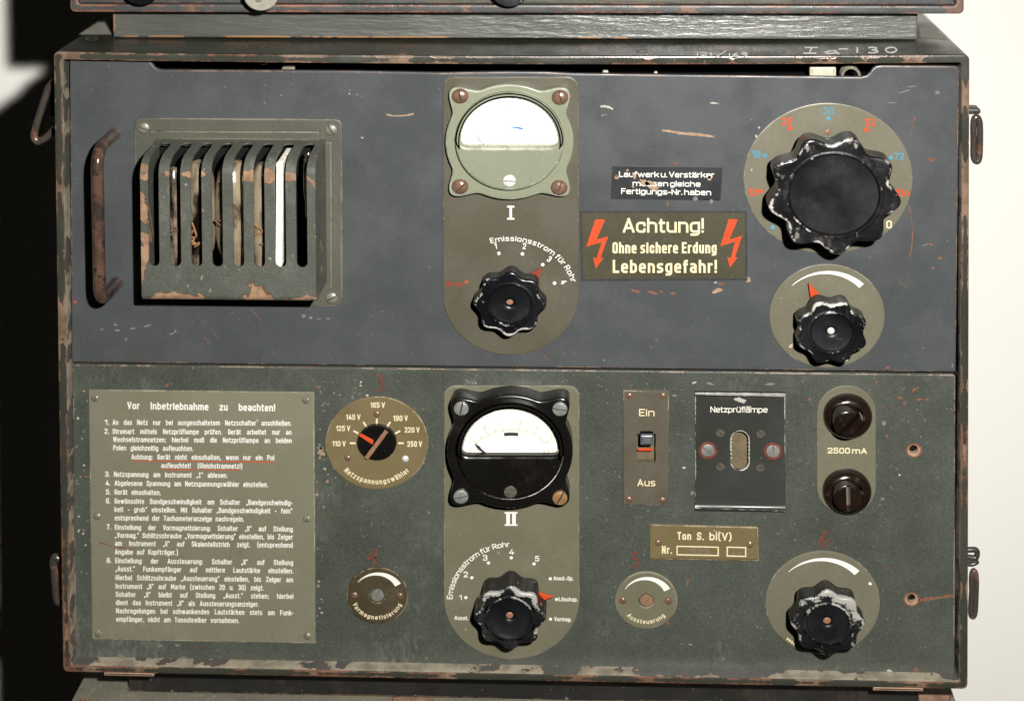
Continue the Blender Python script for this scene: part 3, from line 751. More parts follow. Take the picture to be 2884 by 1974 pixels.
# ---- upper panel
grille_hole = rrect(440, 410, 905, 775, 10)
ul = [(197, 169), (405, 168), (418, 171), (427, 180), (434, 190), (444, 196), (458, 198)]
ul += [(700, 199), (1000, 201), (1250, 206), (1340, 204), (1436, 203), (1540, 204), (1620, 208), (2000, 213), (2425, 218), (2442, 214), (2452, 204), (2460, 193), (2470, 187), (2484, 185.5)]
ul += [(2690, 187), (2699, 190), (2702, 198), (2692, 1048), (202, 1020), (196, 180)]
mb = MB()
plate(mb, ul, -12, 0, 'slate', holes=[grille_hole], bev=3, hbev=1)
WS = 0.5
def mark(pts, width, m, jit=0.6): ribbon(mb, [(p[0], p[1]) for p in spline([Vector((a, b, 0)) for a, b in pts], 5)], width, WS, m, jit)
mark([(1865, 368), (1885, 370), (1920, 376), (1970, 380), (2012, 386)], 7, 'chiptan', .5)
mark([(1690, 301), (1702, 300), (1716, 303), (1726, 309)], 6, 'chipwhite')
mark([(1088, 323), (1110, 327), (1140, 326), (1165, 321)], 3.4, 'chiptan')
mark([(2559, 575), (2566, 610), (2570, 660), (2567, 700), (2562, 728)], 2.6, 'chiprust')
mark([(2578, 330), (2571, 350), (2567, 375), (2562, 390)], 2.6, 'chiprust', .9)
for u, v, ru, rv, m in ((2622, 449, 12, 5, 'chiprust'), (2622, 690, 5, 4, 'chiprust'), (2605, 690, 12, 2, 'wearpale'), (2627, 756, 6, 4, 'chiprust'), (2648, 727, 5, 4, 'chiprust'),
                        (2022, 818, 15, 7, 'chiptan'), (2030, 800, 9, 4, 'chiprust'), (2016, 796, 5, 2, 'chipwhite'), (1790, 820, 12, 4, 'chiprust'), (1835, 824, 16, 4, 'chiprust'), (1895, 826, 8, 4, 'chiprust'), (1862, 822, 6, 3, 'chiprust'),
                        (1735, 820, 3, 2, 'chiprust'), (2107, 788, 6, 8, 'chiptan'), (1880, 575, 3, 9, 'chiprust'), (1902, 460, 8, 3, 'chiprust'),
                        (415, 918, 10, 3, 'wearpale'), (330, 930, 9, 3, 'wearpale'), (325, 915, 6, 3, 'wearpale'), (485, 940, 8, 3, 'wearpale'), (287, 928, 5, 3, 'wearpale'), (375, 925, 7, 3, 'wearpale'), (355, 955, 5, 4, 'wearpale'),
                        (730, 850, 4, 3, 'wearpale'), (855, 890, 7, 5, 'wearpale'), (875, 895, 5, 4, 'wearpale'), (898, 898, 6, 3, 'wearpale'), (925, 897, 5, 3, 'wearpale'), (212, 850, 5, 3, 'orange'), (985, 255, 3, 3, 'wearpale'), (984, 265, 2, 2, 'chipwhite'),
                        (2640, 262, 6, 5, 'wearpale'), (2566, 245, 14, 1.6, 'wearpale'), (2548, 258, 18, 1.6, 'wearpale'), (2512, 290, 12, 1.6, 'wearpale'), (2010, 291, 13, 2, 'chipwhite'), (1020, 388, 4, 2, 'chipwhite'),
                        (2500, 1035, 6, 4, 'chiprust'), (1700, 325, 9, 2, 'wearpale'), (2105, 450, 4, 6, 'wearpale'), (2098, 480, 3, 6, 'wearpale'), (2130, 385, 3, 5, 'chipwhite'), (2138, 360, 3, 3, 'chipwhite')):
    blob(mb, u, v, ru, rv, WS, m, random.uniform(-20, 20))
for (a, b) in (((560, 895), (578, 915)), ((600, 935), (615, 955)), ((705, 870), (735, 905)), ((575, 950), (590, 968)), ((2530, 790), (2552, 812)), ((1600, 985), (1620, 998)), ((1530, 1000), (1545, 1016)), ((765, 985), (772, 1000))):
    mark([a, ((a[0]+b[0])/2+2, (a[1]+b[1])/2), b], 2, 'chiprust')
upper_panel = mb.build('upper_panel', amp)

# ---- lower panel
WL = -6
sw_hole = [(1792, 1221), (1849, 1221), (1849, 1304), (1792, 1304)]
lamp_hole = rrect(2056, 1211, 2112, 1327, 27, 1.0)
hole1 = ell(2573, 1265, 12, .9, 20); hole2 = ell(2569, 1684.5, 12, .9, 20)
mb = MB()
plate(mb, quad_round([(203, 1026), (2691, 1055), (2689, 1910), (212, 1866)], 8), -18, WL, 'green', holes=[sw_hole, lamp_hole, hole1, hole2], bev=3, hbev=1, mhole='chiptan')
WS = WL+0.5
for (u, v) in ((2574, 1268), (2567, 1687)):
    flat(mb, ell(u, v, 23, .88, 24), WS, 'chiprust', holes=[ell(u-1, v-3, 12.5, .9, 20)])
    flat(mb, ell(u, v+1, 18, .86, 24), WS+.4, 'chiptan', holes=[ell(u-1, v-3, 12.6, .9, 20)])
mark([(2588, 1690), (2620, 1685), (2660, 1680), (2684, 1676)], 9, 'chiprust', .4)
for ch, a, b, c, d in (('3', 1054, 1056, 1083, 1100), ('4', 1035, 1545, 1065, 1592), ('5', 1774, 1556, 1804, 1598), ('6', 2307, 1492, 2340, 1538)):
    hand(mb, ch, a, b, c, d, 4.4, WS, 'crayon', .6)
for u, v, ru, rv, m in ((905, 1275, 9, 10, 'chiptan'), (903, 1262, 12, 5, 'wearpale'), (898, 1090, 6, 4, 'chiprust'), (470, 1085, 7, 4, 'chiprust'), (245, 1342, 12, 1.5, 'chiprust'), (230, 1860, 12, 10, 'redfaint'), (2535, 1120, 9, 4, 'chiprust'), (2575, 1098, 7, 5, 'chiprust'),
                        (2590, 1125, 9, 4, 'chiprust'), (2610, 1125, 6, 3, 'chiprust'), (2548, 1135, 4, 6, 'chiprust'), (2498, 1229, 3, 5, 'chiprust'), (2468, 1075, 4, 4, 'chiprust'), (2585, 1092, 4, 3, 'chiprust'), (2540, 1185, 5, 3, 'chiprust'), (2280, 1124, 5, 6, 'chiprust'),
                        (2430, 1605, 4, 3, 'chiprust'), (1955, 1078, 6, 3, 'chipwhite'), (2000, 1080, 9, 4, 'wearpale'), (2170, 1082, 16, 4, 'wearpale'), (1900, 1114, 6, 3, 'wearpale'), (1926, 1317, 5, 3, 'chipwhite'), (1950, 1388, 6, 5, 'wearpale'),
                        (1945, 1815, 5, 3, 'wearpale'), (1880, 1755, 4, 4, 'chiprust'), (1937, 1640, 2, 14, 'chiprust'), (2490, 1190, 7, 6, 'wearpale'), (2485, 1405, 6, 4, 'wearpale'), (2533, 1337, 3, 3, 'chipwhite'), (2580, 1885, 8, 6, 'chiprust'),
                        (2505, 1888, 7, 3, 'chipwhite'), (450, 1818, 8, 3, 'wearpale'), (500, 1816, 6, 4, 'wearpale'), (520, 1852, 9, 4, 'wearpale'), (340, 1845, 10, 3, 'wearpale'), (1725, 1880, 12, 2, 'chipwhite')):
    blob(mb, u, v, ru, rv, WS, m, random.uniform(-20, 20))
for k in range(60):                     # paint bubbles beside the instruction plate
    u, v = random.choice([(random.uniform(892, 912), random.uniform(1110, 1800)), (random.uniform(215, 246), random.uniform(1090, 1800)), (random.uniform(905, 1040), random.uniform(1070, 1160)), (random.uniform(900, 960), random.uniform(1280, 1380))])
    blob(mb, u, v, random.uniform(2, 4.5), random.uniform(2, 4), WS, random.choice(['wearpale', 'wearpale', 'chipwhite', 'chiptan']), random.uniform(-40, 40), 9)
lower_panel = mb.build('lower_panel', amp)

# ---- carrying handle on the upper panel
mb = MB()
f1, f2 = pt(322, 378, 0), pt(330, 795, 0); g1, g2 = pt(268, 428, 150), pt(274, 846, 150)
cs_ = [W(*f1, 0), W(*f1, 150), W(*f2, 150), W(*f2, 0)]
path = [cs_[0]]
for a, c, b in zip(cs_, cs_[1:], cs_[2:]):
    p0 = c+(a-c).normalized()*62*S; p1 = c+(b-c).normalized()*62*S
    path += [p0*(1-t)**2+c*2*t*(1-t)+p1*t*t for t in [k/9 for k in range(10)]]
mid_ = [path[10]*(1-t)+path[11]*t for t in (.2, .4, .6, .8)]
path = path[:11]+mid_+path[11:]+[cs_[3]]
tube(mb, path, 17.3*S, 'handle', 18)
for f in (f1, f2): lathe(mb, f, [(22, 0), (21, 2.5), (16, 3)], 'slate', .9, 24)
mb.build('handle', amp)

# ---- ventilation grille
mb = MB()
plate(mb, quad_round([(379, 332), (964, 336), (965, 864), (380, 862)], 24), -2, 6, 'flange', holes=[rrect(446, 412, 900, 770, 8)], bev=3)
plate(mb, [(424, 369), (900, 371), (900, 396), (424, 394)], 5, 13, 'flange', bev=3)
plate(mb, [(912, 400), (934, 400), (936, 812), (914, 812)], 5, 13, 'flange', bev=3)
grille = mb.build('grille_flange', amp)
for u, v, a in ((404, 362, -20), (932, 367, -60), (934, 840, 30)):
    screw(grille, u, v, 6, 18, a, 0.8, 'zinc', 'slotdark', .1)
HW = 172
xl, dt = pt(394, 455, HW); xr, _ = pt(887, 455, HW); _, db = pt(394, 848, HW); db2 = db
DTOP = pt(430, 396, 14)[1]
# path of the bent sheet: from the panel, out along the top, round the corner, down the front, small return at the foot
RB = 46
prof = []   # (D, w)
prof += [(DTOP-4, 8), (DTOP, 40), (DTOP+4, HW-RB)]
fD = DTOP+6
for i in range(1, 9):
    a = R(90*i/8); prof.append((fD+RB*(1-math.cos(a))*0.95, HW-RB+RB*math.sin(a)))
nfront = 14; d_a = prof[-1][0]; d_b = db-18
for i in range(1, nfront+1): prof.append((d_a+(d_b-d_a)*i/nfront, HW))
for i in range(1, 5):
    a = R(90*i/4); prof.append((d_b+18*math.sin(a), HW-18*(1-math.cos(a))))
prof.append((db, 20))
cum = [0]
for a, b in zip(prof, prof[1:]): cum.append(cum[-1]+math.hypot(b[0]-a[0], b[1]-a[1]))
def along(t):
    for i in range(len(cum)-1):
        if t <= cum[i+1] or i == len(cum)-2:
            f = (t-cum[i])/(cum[i+1]-cum[i]); return (prof[i][0]+(prof[i+1][0]-prof[i][0])*f, prof[i][1]+(prof[i+1][1]-prof[i][1])*f)
tslot_a = 26.0
dsl = pt(611, 752, HW)[1]
tslot_b = cum[2+8]+(dsl-d_a)
slots = [pt(u, 640, HW)[0] for u in (433, 494, 553.5, 612, 671.5, 730.5, 790, 850)]
SWD = 15.2
T = cum[-1]; t_fold = cum[2+7]+6
mb = MB()
def strip(x0, x1, ta0, ta1, tb0, tb1):
    """sheet between x0..x1 from t=ta to t=tb, following the bend"""
    ts0 = [ta0]+[c for c in cum if max(ta0, ta1)+1 < c < min(tb0, tb1)-1]+[tb0]
    ts1 = [ta1]+ts0[1:-1]+[tb1]
    vs_ = []; wr_ = []
    for t0, t1 in zip(ts0, ts1):
        a = along(t0); b = along(t1); vs_ += [W(x0, *a), W(x1, *b)]
        for X, tt in ((x0, t0), (x1, t1)):
            q = max(0, 1-abs(tt-t_fold)/34)*.85
            q = max(q, .95*max(0, 1-(X-xl)/60)*(1 if tt > t_fold-30 else .2), .75*max(0, 1-(xr-X)/40)*(1 if tt > t_fold-20 else 0))
            q = max(q, max(0, 1-(T-tt-150)/70)*(.95*max(0, 1-(X-xl)/190)+.8*max(0, 1-(xr-X)/110)+.6) if tt > t_fold+40 else 0)
            wr_.append(min(1.0, q))
    mb.add(vs_, [[2*i, 2*i+1, 2*i+3, 2*i+2] for i in range(len(ts0)-1)], 'hood', wr_)
x = xl
for sx in slots:
    strip(x, sx-SWD, 0, 0, T, T)
    n = 8
    xs = [sx-SWD*math.cos(math.pi*i/n) for i in range(n+1)]
    e = [math.sqrt(max(0, SWD**2-(q-sx)**2)) for q in xs]
    for i in range(n):
        strip(xs[i], xs[i+1], 0, 0, tslot_a+SWD-e[i], tslot_a+SWD-e[i+1])
        strip(xs[i], xs[i+1], tslot_b-SWD+e[i], tslot_b-SWD+e[i+1], T, T)
    x = sx+SWD
strip(x, xr, 0, 0, T, T)
for X in (xl, xr):       # side cheeks
    vs_ = [W(X, d, w) for d, w in prof]
    vs_ += [W(X, db, 8), W(X, DTOP, 8)]
    tri = tessellate_polygon([[Vector((p.y, p.z, 0)) for p in vs_]])
    mb.add(vs_, [list(t) for t in tri], 'hood')
hood = mb.build('grille_hood', amp, angle=40, weld=2e-6)
so = hood.modifiers.new('sheet', 'SOLIDIFY'); so.thickness = 5*S; so.offset = -1
dg_ = bpy.context.evaluated_depsgraph_get(); me_ = bpy.data.meshes.new_from_object(hood.evaluated_get(dg_)); hood.modifiers.clear(); hood.data = me_; me_.set_sharp_from_angle(angle=R(38))
# tubes behind the slots
mb = MB()
for (u, r, y0, y1) in ((487, 30, 470, 800), (560, 46, 450, 800), (655, 50, 450, 800), (742, 42, 455, 800), (868, 15, 425, 610)):
    cX, cD0 = pt(u, y0, 75); cD1 = pt(u, y1, 75)[1]
    nn = 24; pr = [(0, 0.0), (.5, .02), (.8, .08), (.95, .2), (1, .35), (1, .6), (.86, .72), (.7, .76), (.7, 1)]
    rings = [[W(cX+max(.001, q)*r*math.cos(2*math.pi*k/nn), cD0+(cD1-cD0)*t, 72+max(.001, q)*r*math.sin(2*math.pi*k/nn)) for k in range(nn)] for q, t in pr]
    mb = MB()
    for a, b in zip(rings, rings[1:]): mb.add(a+b, [[i, (i+1) % nn, nn+(i+1) % nn, nn+i] for i in range(nn)], 'tube')
    mb.build('vacuum_tube', amp)
    if u < 800:
        for k in range(3):
            mb = MB()
            dd = cD0+(cD1-cD0)*random.uniform(.35, .95); xx = cX+random.uniform(-.6, .6)*r
            ps = [W(xx+random.uniform(-14, 14), dd+random.uniform(-22, 22), 72+r+random.uniform(2, 12)) for _ in range(4)]
            tube(mb, spline(ps, 4), 2.6*S, random.choice(['copper', 'rustscrew', 'slot']), 6)
            mb.build('wire', amp)
mb = MB(); plate(mb, quad_round([(778, 458), (796, 458), (794, 752), (776, 752)], 5), 20, 150, 'mica', bev=2); mb.build('insulating_board', amp)

# ---- plates with the two meters
def u_plate(x0, x1, y0, yb, rt, K=0.9):
    r = (x1-x0)/2; cx = (x0+x1)/2; cy = yb-r*K
    return [(x1-rt+rt*math.cos(R(a)), y0+rt*.9-rt*.9*math.sin(R(a))) for a in range(0, 91, 15)]+[(x0+rt+rt*math.cos(R(a)), y0+rt*.9-rt*.9*math.sin(R(a))) for a in range(90, 181, 15)]+[(cx-r*math.cos(R(a)), cy+r*K*math.sin(R(a))) for a in range(0, 181, 6)]
mb = MB(); plate(mb, u_plate(1247, 1630, 217, 1001, 34), -1, 4, 'olive', bev=1.5)
w = 4.5
for s_, u in (('I', 1438.5),): flat(mb, [(u-10+x, 619-y) for x, y in serif_I(0, 39, 20)], w, 'white')
arctext(mb, 'Emissionsstrom für Rohr', 1435.7, 842, 181, 107, 16.5, 16.5, 'white', w, .015, cond=1.45)
for u, v in ((1404.8, 713.9), (1471.3, 715.3), (1528.5, 745.7), (1561.8, 797.7)): dot(mb, u, v, 5, w, 'white')
for ch, u, v, a in (('1', 1396, 693, 10), ('2', 1477, 693.5, -8), ('3', 1547.5, 730, -38), ('4', 1587.5, 794.5, -68)): rtext(mb, ch, u, v, 17, a, 'white', w, .02)
text(mb, 'Netzsp.', 1257, 1307, 806, 806, 14, 'redfaint', w, .03); dot(mb, 1313.6, 794, 5, w, 'orange')
for u, v in ((1400, 715), (1452, 699), (1503, 720)): blob(mb, u, v, 2, 2, w, 'wearpale')
scale_plate = mb.build('scale_plate', amp)

mb = MB(); plate(mb, u_plate(1250, 1632, 1086, 1856, 34), WL-1, WL+4, 'olive_lo', bev=1.5)
w = WL+4.5
for x in (1421, 1440): pass
bar = 12; x0, x1, y0, y1 = 1421, 1457.5, 1441.5, 1480
for (a, b, c, d) in ((x0, y0, x1, y0+4), (x0, y1-4, x1, y1), (x0+5, y0+4, x0+15, y1-4), (x1-15, y0+4, x1-5, y1-4)): flat(mb, [(a, b), (c, b), (c, d), (a, d)], w, 'white')
arctext(mb, 'Emissionsstrom für Rohr', 1444.4, 1692, 170, 178, 93, 16.5, 'white', w, .015, cond=1.45)
for ch, a, b, c, d in (('1', 1293.5, 1675, 1302, 1689), ('2', 1306, 1609, 1318, 1625), ('3', 1360, 1562, 1372.5, 1578), ('4', 1434, 1546, 1447.5, 1561), ('5', 1507, 1565, 1519, 1580)):
    text(mb, ch, a, c, d, d, d-b, 'white', w, .02)
for u, v in ((1312, 1682), (1328.8, 1626), (1375.8, 1584.6), (1440, 1570), (1504, 1587), (1550, 1629), (1567.7, 1687), (1550.5, 1742.5)): dot(mb, u, v, 4.6, w, 'white')
for s_, a, b, y in (('Anod.-Sp.', 1559, 1615, 1633), ('Löschsp.', 1574, 1627, 1692), ('Vormag.', 1561, 1609, 1748), ('Ausst.', 1280, 1319, 1744.5)): text(mb, s_, a, b, y, y+1, 11.5, 'white', w, .024)
scale_plate2 = mb.build('scale_plate', amp)

def meter_outline(u, v, Rr, tip, K=0.9):
    out = []
    for i in range(180):
        a = 2*i; d = (a % 90)-45
        g = (0.5+0.5*math.cos(math.pi*d/22))**1.55 if abs(d) < 22 else 0
        r = Rr+(tip-Rr)*g
        out.append((u+r*math.cos(R(a)), v-K*r*math.sin(R(a))))
    return out
def dwin(u, v, r, ybot, K=0.9, rc=13):
    a0 = math.degrees(math.asin(max(-1, min(1, (v-ybot)/(K*r)))))
    pts = [(u+r*math.cos(R(a)), v-K*r*math.sin(R(a))) for a in [a0+8+(180-2*a0-16)*i/40 for i in range(41)]]
    xr_ = u+r*math.cos(R(a0)); xl_ = u-r*math.cos(R(a0))
    def cor(x, s_):
        p0 = Vector(pts[-1] if s_ < 0 else pts[0]); c = Vector((x, ybot)); p1 = Vector((x-s_*rc*1.5, ybot))
        return [tuple(p0*(1-t)**2+c*2*t*(1-t)+p1*t*t) for t in (.25, .5, .75, 1)]
    left = cor(xl_, -1); right = cor(xr_, 1); right.reverse()
    return pts+left+right
def meter(wb, cx, cy, Rf, tip, wf, c2, Rd, wdm, win, wdial, mat, dialmat):
    mb = MB()
    plate(mb, meter_outline(cx, cy, Rf, tip), wb, wf, mat, holes=[ell(c2[0], c2[1], Rd-20, .9, 72)], bev=5, hbev=0, segs=3)
    # raised drum with a rolled shoulder
    plate(mb, ell(c2[0], c2[1], Rd-3, .9, 72), wf-6, wdm, mat, holes=[win], bev=9, hbev=11, segs=4)
    o = mb.build('meter', amp, angle=40)
    mb = MB(); lp = [pt(u, v, wdm) for u, v in win]; cxx = sum(p[0] for p in lp)/len(lp); cyy = sum(p[1] for p in lp)/len(lp)
    flat(mb, [(cxx+(x-cxx)*1.06, cyy+(y-cyy)*1.06) for x, y in lp], wdm-14, 'glass', px=False)
    mb.build('glass', o, smooth=False)
    return o
win1 = dwin(1434.3, 401, 137, 413)
m1 = meter(3, 1435, 401, 181, 233, 34, (1435, 400.5), 157, 54, win1, 30, 'sage', 'dialwhite')
mb = MB(); flat(mb, ell(1434, 400, 150, .9, 48), 32, 'dialwhite')
flat(mb, [(1437.5, 357), (1450, 356.5), (1465, 358.5), (1475.5, 362.5), (1474.5, 366.5), (1462, 364.5), (1450, 362), (1437.5, 361)], 32.6, 'blueink')
ribbon(mb, [(1342, 384), (1352, 398), (1366, 409), (1372, 414)], 3.4, 32.6, 'greyink', .5)
for u, v in ((1427, 298), (1453, 293), (1455, 331)): blob(mb, u, v, 2, 3, 32.6, 'greyink')
mb.build('dial', m1)
for u, v, a in ((1295.5, 273, 97), (1577, 276.7, 99), (1295.5, 527.6, 44), (1574.6, 530.6, 70)): screw(m1, u, v, 34, 23.5, a, .85, 'copper', 'slot', .11, h=13)
screw(m1, 1434.3, 510.5, 54, 18, -3, .25, 'nickel', 'slottan', .09, h=5)

win2 = dwin(1437, 1273, 137, 1285)
m2 = meter(WL+3, 1436, 1273, 177, 229, 58, (1437, 1272.5), 153, 80, win2, 56, 'bakelite', 'dialcream')
mb = MB(); wD = 58; flat(mb, ell(1437, 1272, 150, .9, 48), wD, 'dialcream')
pc = (1439.5, 1337)
for i in range(51):
    a = 90+44.5-89*i/50; L = 15 if i % 10 == 0 else (12 if i % 5 == 0 else 8)
    r0, r1 = 137, 137+L
    p = [(pc[0]+r*math.cos(R(a)), pc[1]-.9*r*math.sin(R(a))) for r in (r0, r1)]
    ribbon(mb, p, 1.5 if i % 5 else 2.0, wD+.5, 'greyink')
for s_, u, v, rot in (('0', 1323.7, 1231.5, 40), ('10', 1365, 1204, 24), ('20', 1413, 1190.5, 8), ('30', 1465.6, 1190.5, -8), ('40', 1513.7, 1205, -24), ('50', 1555, 1230, -40)): rtext(mb, s_, u, v, 12.5, rot, 'greyink', wD+.5, -.012, 1.0)
flat(mb, [(pc[0]+r*math.cos(R(a)), pc[1]-.9*r*math.sin(R(a))) for r, aa in ((133, (99, 95, 90, 85, 81)), (122, (81, 85, 90, 95, 99))) for a in aa], wD+.5, 'ink')
text(mb, 'D-15 I', 1319, 1368, 1274, 1274, 9, 'greyink', wD+.5, -.012); text(mb, '0mr', 1528, 1549, 1273, 1273, 9, 'greyink', wD+.5, -.012)
mb.build('dial', m2)
mb = MB(); plate(mb, [(1336.5, 1248.5), (1352, 1258), (1356, 1265), (1378, 1282), (1382, 1288), (1374, 1284), (1350, 1267), (1344, 1262)], wD+3, wD+5, 'ink', bev=0, wearw=0); mb.build('pointer', m2)
for u, v, a, m in ((1299, 1151, 78, 'steel'), (1577, 1152.6, -9, 'steel'), (1298, 1399, 15, 'steel'), (1577, 1403, 64, 'rustscrew')): screw(m2, u, v, 58, 21, a, .3, m, 'slotdark', .1, h=10)
screw(m2, 1437.4, 1385.8, 80, 18, -2, .25, 'painted_screw', 'slottan', .12, h=5)

# ---- knobs
def knob(u, v, R0, lobes, phase, w0, w1, rdisc, mat, recess=6, hole=12, amp_=0.075, pin=None, K=0.905, discmat='knob_disc', skirt=1.0, name='knob', wbase=0, rimwear=7, rimbase=0.05, wdir=None):
    c = pt(u, v, w1); sc_ = (DC-w1)/DC
    R0 *= sc_; rdisc *= sc_; hole *= sc_
    Rm = R0/(1+amp_)
    n = 16*lobes
    def loop(k, w, lob=1.0):
        out = []
        for i in range(n):
            a = 2*math.pi*i/n
            r = k*Rm*(1+lob*amp_*math.cos(lobes*(a-R(phase)))) if lob is not None else k
            out.append(W(c[0]+r*math.cos(a), c[1]-K*r*math.sin(a), w))
        return out
    b = 7
    mb = MB()
    rim_ = rimwear
    Ls = [(loop(.55, w0, 0), 0), (loop(.97*skirt, w0), .3), (loop(1.0*skirt, w0+4), .2), (loop(1.0, w0+12), 0), (loop(1.0, max(w0+14, w1-b-rim_)), 0), (loop(1.0, w1-b), .75)]
    for i in range(1, 5):
        a = R(90*i/4); Ls.append((loop(1-(b/Rm)*(1-math.cos(a)), w1-b+b*math.sin(a)), 1))
    Ls += [(loop(1-(b+rim_)/Rm, w1), rimbase), (loop(rdisc+13, w1, None), rimbase), (loop(rdisc+9, w1, None), .5), (loop(rdisc+6, w1+1.5, None), .8), (loop(rdisc+2, w1+1, None), .7), (loop(rdisc, w1-1.5, None), .2)]
    def wd(x):
        if wdir is None: return [x]*n
        return [x*(wdir[1]+(wdir[2]-wdir[1])*(.5+.5*math.cos(2*math.pi*i/n-R(wdir[0])))**1.6) for i in range(n)]
    for (A, wa), (B, wb2) in zip(Ls, Ls[1:]): mb.add(A+B, [[i, (i+1) % n, n+(i+1) % n, n+i] for i in range(n)], mat, wd(wa)+wd(wb2))
    Ds = [loop(rdisc, w1-1.5, None), loop(rdisc-3, w1-recess, None), loop(rdisc*.85, w1-recess-1, None), loop(rdisc*.4, w1-recess-2, None)]
    if hole: Ds += [loop(hole+3, w1-recess-2, None), loop(hole, w1-recess-4, None), loop(hole, w1-recess-18, None)]
    for A, B in zip(Ds, Ds[1:]): mb.add(A+B, [[i, (i+1) % n, n+(i+1) % n, n+i] for i in range(n)], discmat)
    mb.add(Ds[-1], [list(range(n))], discmat if not hole else 'black')
    lathe(mb, c, [(Rm*.5, wbase-3), (Rm*.5, w0+2)], 'knob_disc', K, 40)
    o = mb.build(name, amp, angle=38)
    if pin:
        mb = MB(); lathe(mb, (c[0]-1, c[1]-2), [(hole*.86, w1-recess-17), (hole*.86, w1-recess-pin[1]), (hole*.6, w1-recess-pin[1]+2), (0, w1-recess-pin[1]+2)], pin[0], K, 24); mb.build('spindle', o)
    return o
def pointer(o, poly, w, m='orange', tipm=None):
    mb = MB(); plate(mb, poly, w-5, w, m, bev=1, wearw=0)
    mb.build('pointer', o, smooth=False)
k1 = knob(1435.7, 858, 104, 8, 88, 30, 82, 61, 'knob', wdir=(230, .7, 1.0), hole=12, pin=('copperpale', 9), wbase=4)
pointer(k1, [(1528, 756), (1490, 772), (1470, 800), (1500, 812), (1517, 783)], 24, 'redfaint')
k2 = knob(1435.5, 1740, 104, 8, 90, 12, 90, 62, 'knob_worn', rimwear=14, rimbase=.35, wdir=(80, .55, 1.15), hole=12, pin=('copperpale', 4), wbase=WL+4)
pointer(k2, [(1559, 1680.5), (1515, 1668), (1490, 1680), (1500, 1696), (1529, 1691)], 24)

# ---- range disc and big knob
mb = MB(); plate(mb, ell(2332, 503.5, 238, .893, 96), -1, 4, 'stone', bev=1.5)
w = 4.5; Z = 0.3142
for s_, a, b, c, d, m in (('36', 825, 135, 918, 200, 'blue'), ('26', 450, 228, 545, 298, 'orange'), ('52', 1197, 238, 1293, 308, 'orange'), ('18', 185, 523, 262, 588, 'blue'), ('72', 1457, 543, 1548, 608, 'blue'), ('13', 152, 865, 232, 932, 'orange'), ('104', 1455, 868, 1597, 936, 'orange'), ('0', 1388, 1150, 1438, 1220, 'cream')):
    text(mb, s_, 2060+a*Z, 2060+c*Z, 260+d*Z, 260+d*Z, (d-b)*Z, m, w, .024)
for a, b, m in ((870, 237, 'blue'), (528, 325, 'orange'), (1211, 338, 'orange'), (300, 570, 'blue'), (1432, 588, 'blue'), (262, 888, 'orange'), (370, 1210, 'blue')): dot(mb, 2060+a*Z, 260+b*Z, 6.6, w, m)
rd = mb.build('range_disc', amp)
screw(rd, 2332.7, 373, 4, 9.5, 60, .8, 'copperpale', 'slot', .1, h=4)
kb = knob(2350, 551, 189, 9, -87, 78, 150, 128, 'knob_big', recess=9, hole=0, amp_=.085, K=.9, wbase=4, rimwear=10, rimbase=.15, wdir=(200, .75, 1.0))

def wedge(mb, u, v, a0, a1, ro0, ri0, ro1, ri1, w, m, K=0.9, n=28):
    out = [(u+(ro0+(ro1-ro0)*i/n)*math.cos(R(a0+(a1-a0)*i/n)), v-K*(ro0+(ro1-ro0)*i/n)*math.sin(R(a0+(a1-a0)*i/n))) for i in range(n+1)]
    inn = [(u+(ri0+(ri1-ri0)*i/n)*math.cos(R(a0+(a1-a0)*i/n)), v-K*(ri0+(ri1-ri0)*i/n)*math.sin(R(a0+(a1-a0)*i/n))) for i in range(n+1)]
    flat(mb, out+inn[::-1], w, m)
mb = MB(); plate(mb, ell(2329.4, 890, 162.5, .9, 72), -1, 4, 'stone', bev=1.5)
wedge(mb, 2329.4, 890, 136, 44, 137.5, 136, 144, 126, 4.5, 'white_arc')
rtext(mb, 'D', 2229, 974, 13, -55, 'cream', 4.5)
mb.build('volume_disc', amp)
k3 = knob(2343, 938, 103.5, 8, 67.5, 42, 100, 60, 'knob', wdir=(130, .72, 1.0), hole=12, pin=('nickel', 3), wbase=4)
pointer(k3, [(2277, 797), (2306, 826), (2330, 860), (2290, 862), (2282, 832)], 26)

mb = MB(); plate(mb, ell(2317, 1697, 161.5, .9, 72), WL-1, WL+4, 'stone', bev=1.5)
wedge(mb, 2317, 1697, 135, 44, 137, 135.6, 144, 125, WL+4.5, 'white_arc')
for k in range(4): flat(mb, [(2218+k*6, 1794+k*4.5), (2222+k*6, 1797+k*4.5), (2219+k*6, 1803+k*4.5), (2215+k*6, 1800+k*4.5)], WL+4.5, 'cream')
blob(mb, 2451, 1643, 4, 4, WL+4.5, 'white_arc')
mb.build('volume_disc', amp)
k4 = knob(2332, 1756, 106, 8, 90, 45, 100, 60, 'knob_worn', rimwear=16, rimbase=.6, wdir=(55, .62, 1.1), hole=13, pin=('copperpale', 6), wbase=WL+4)

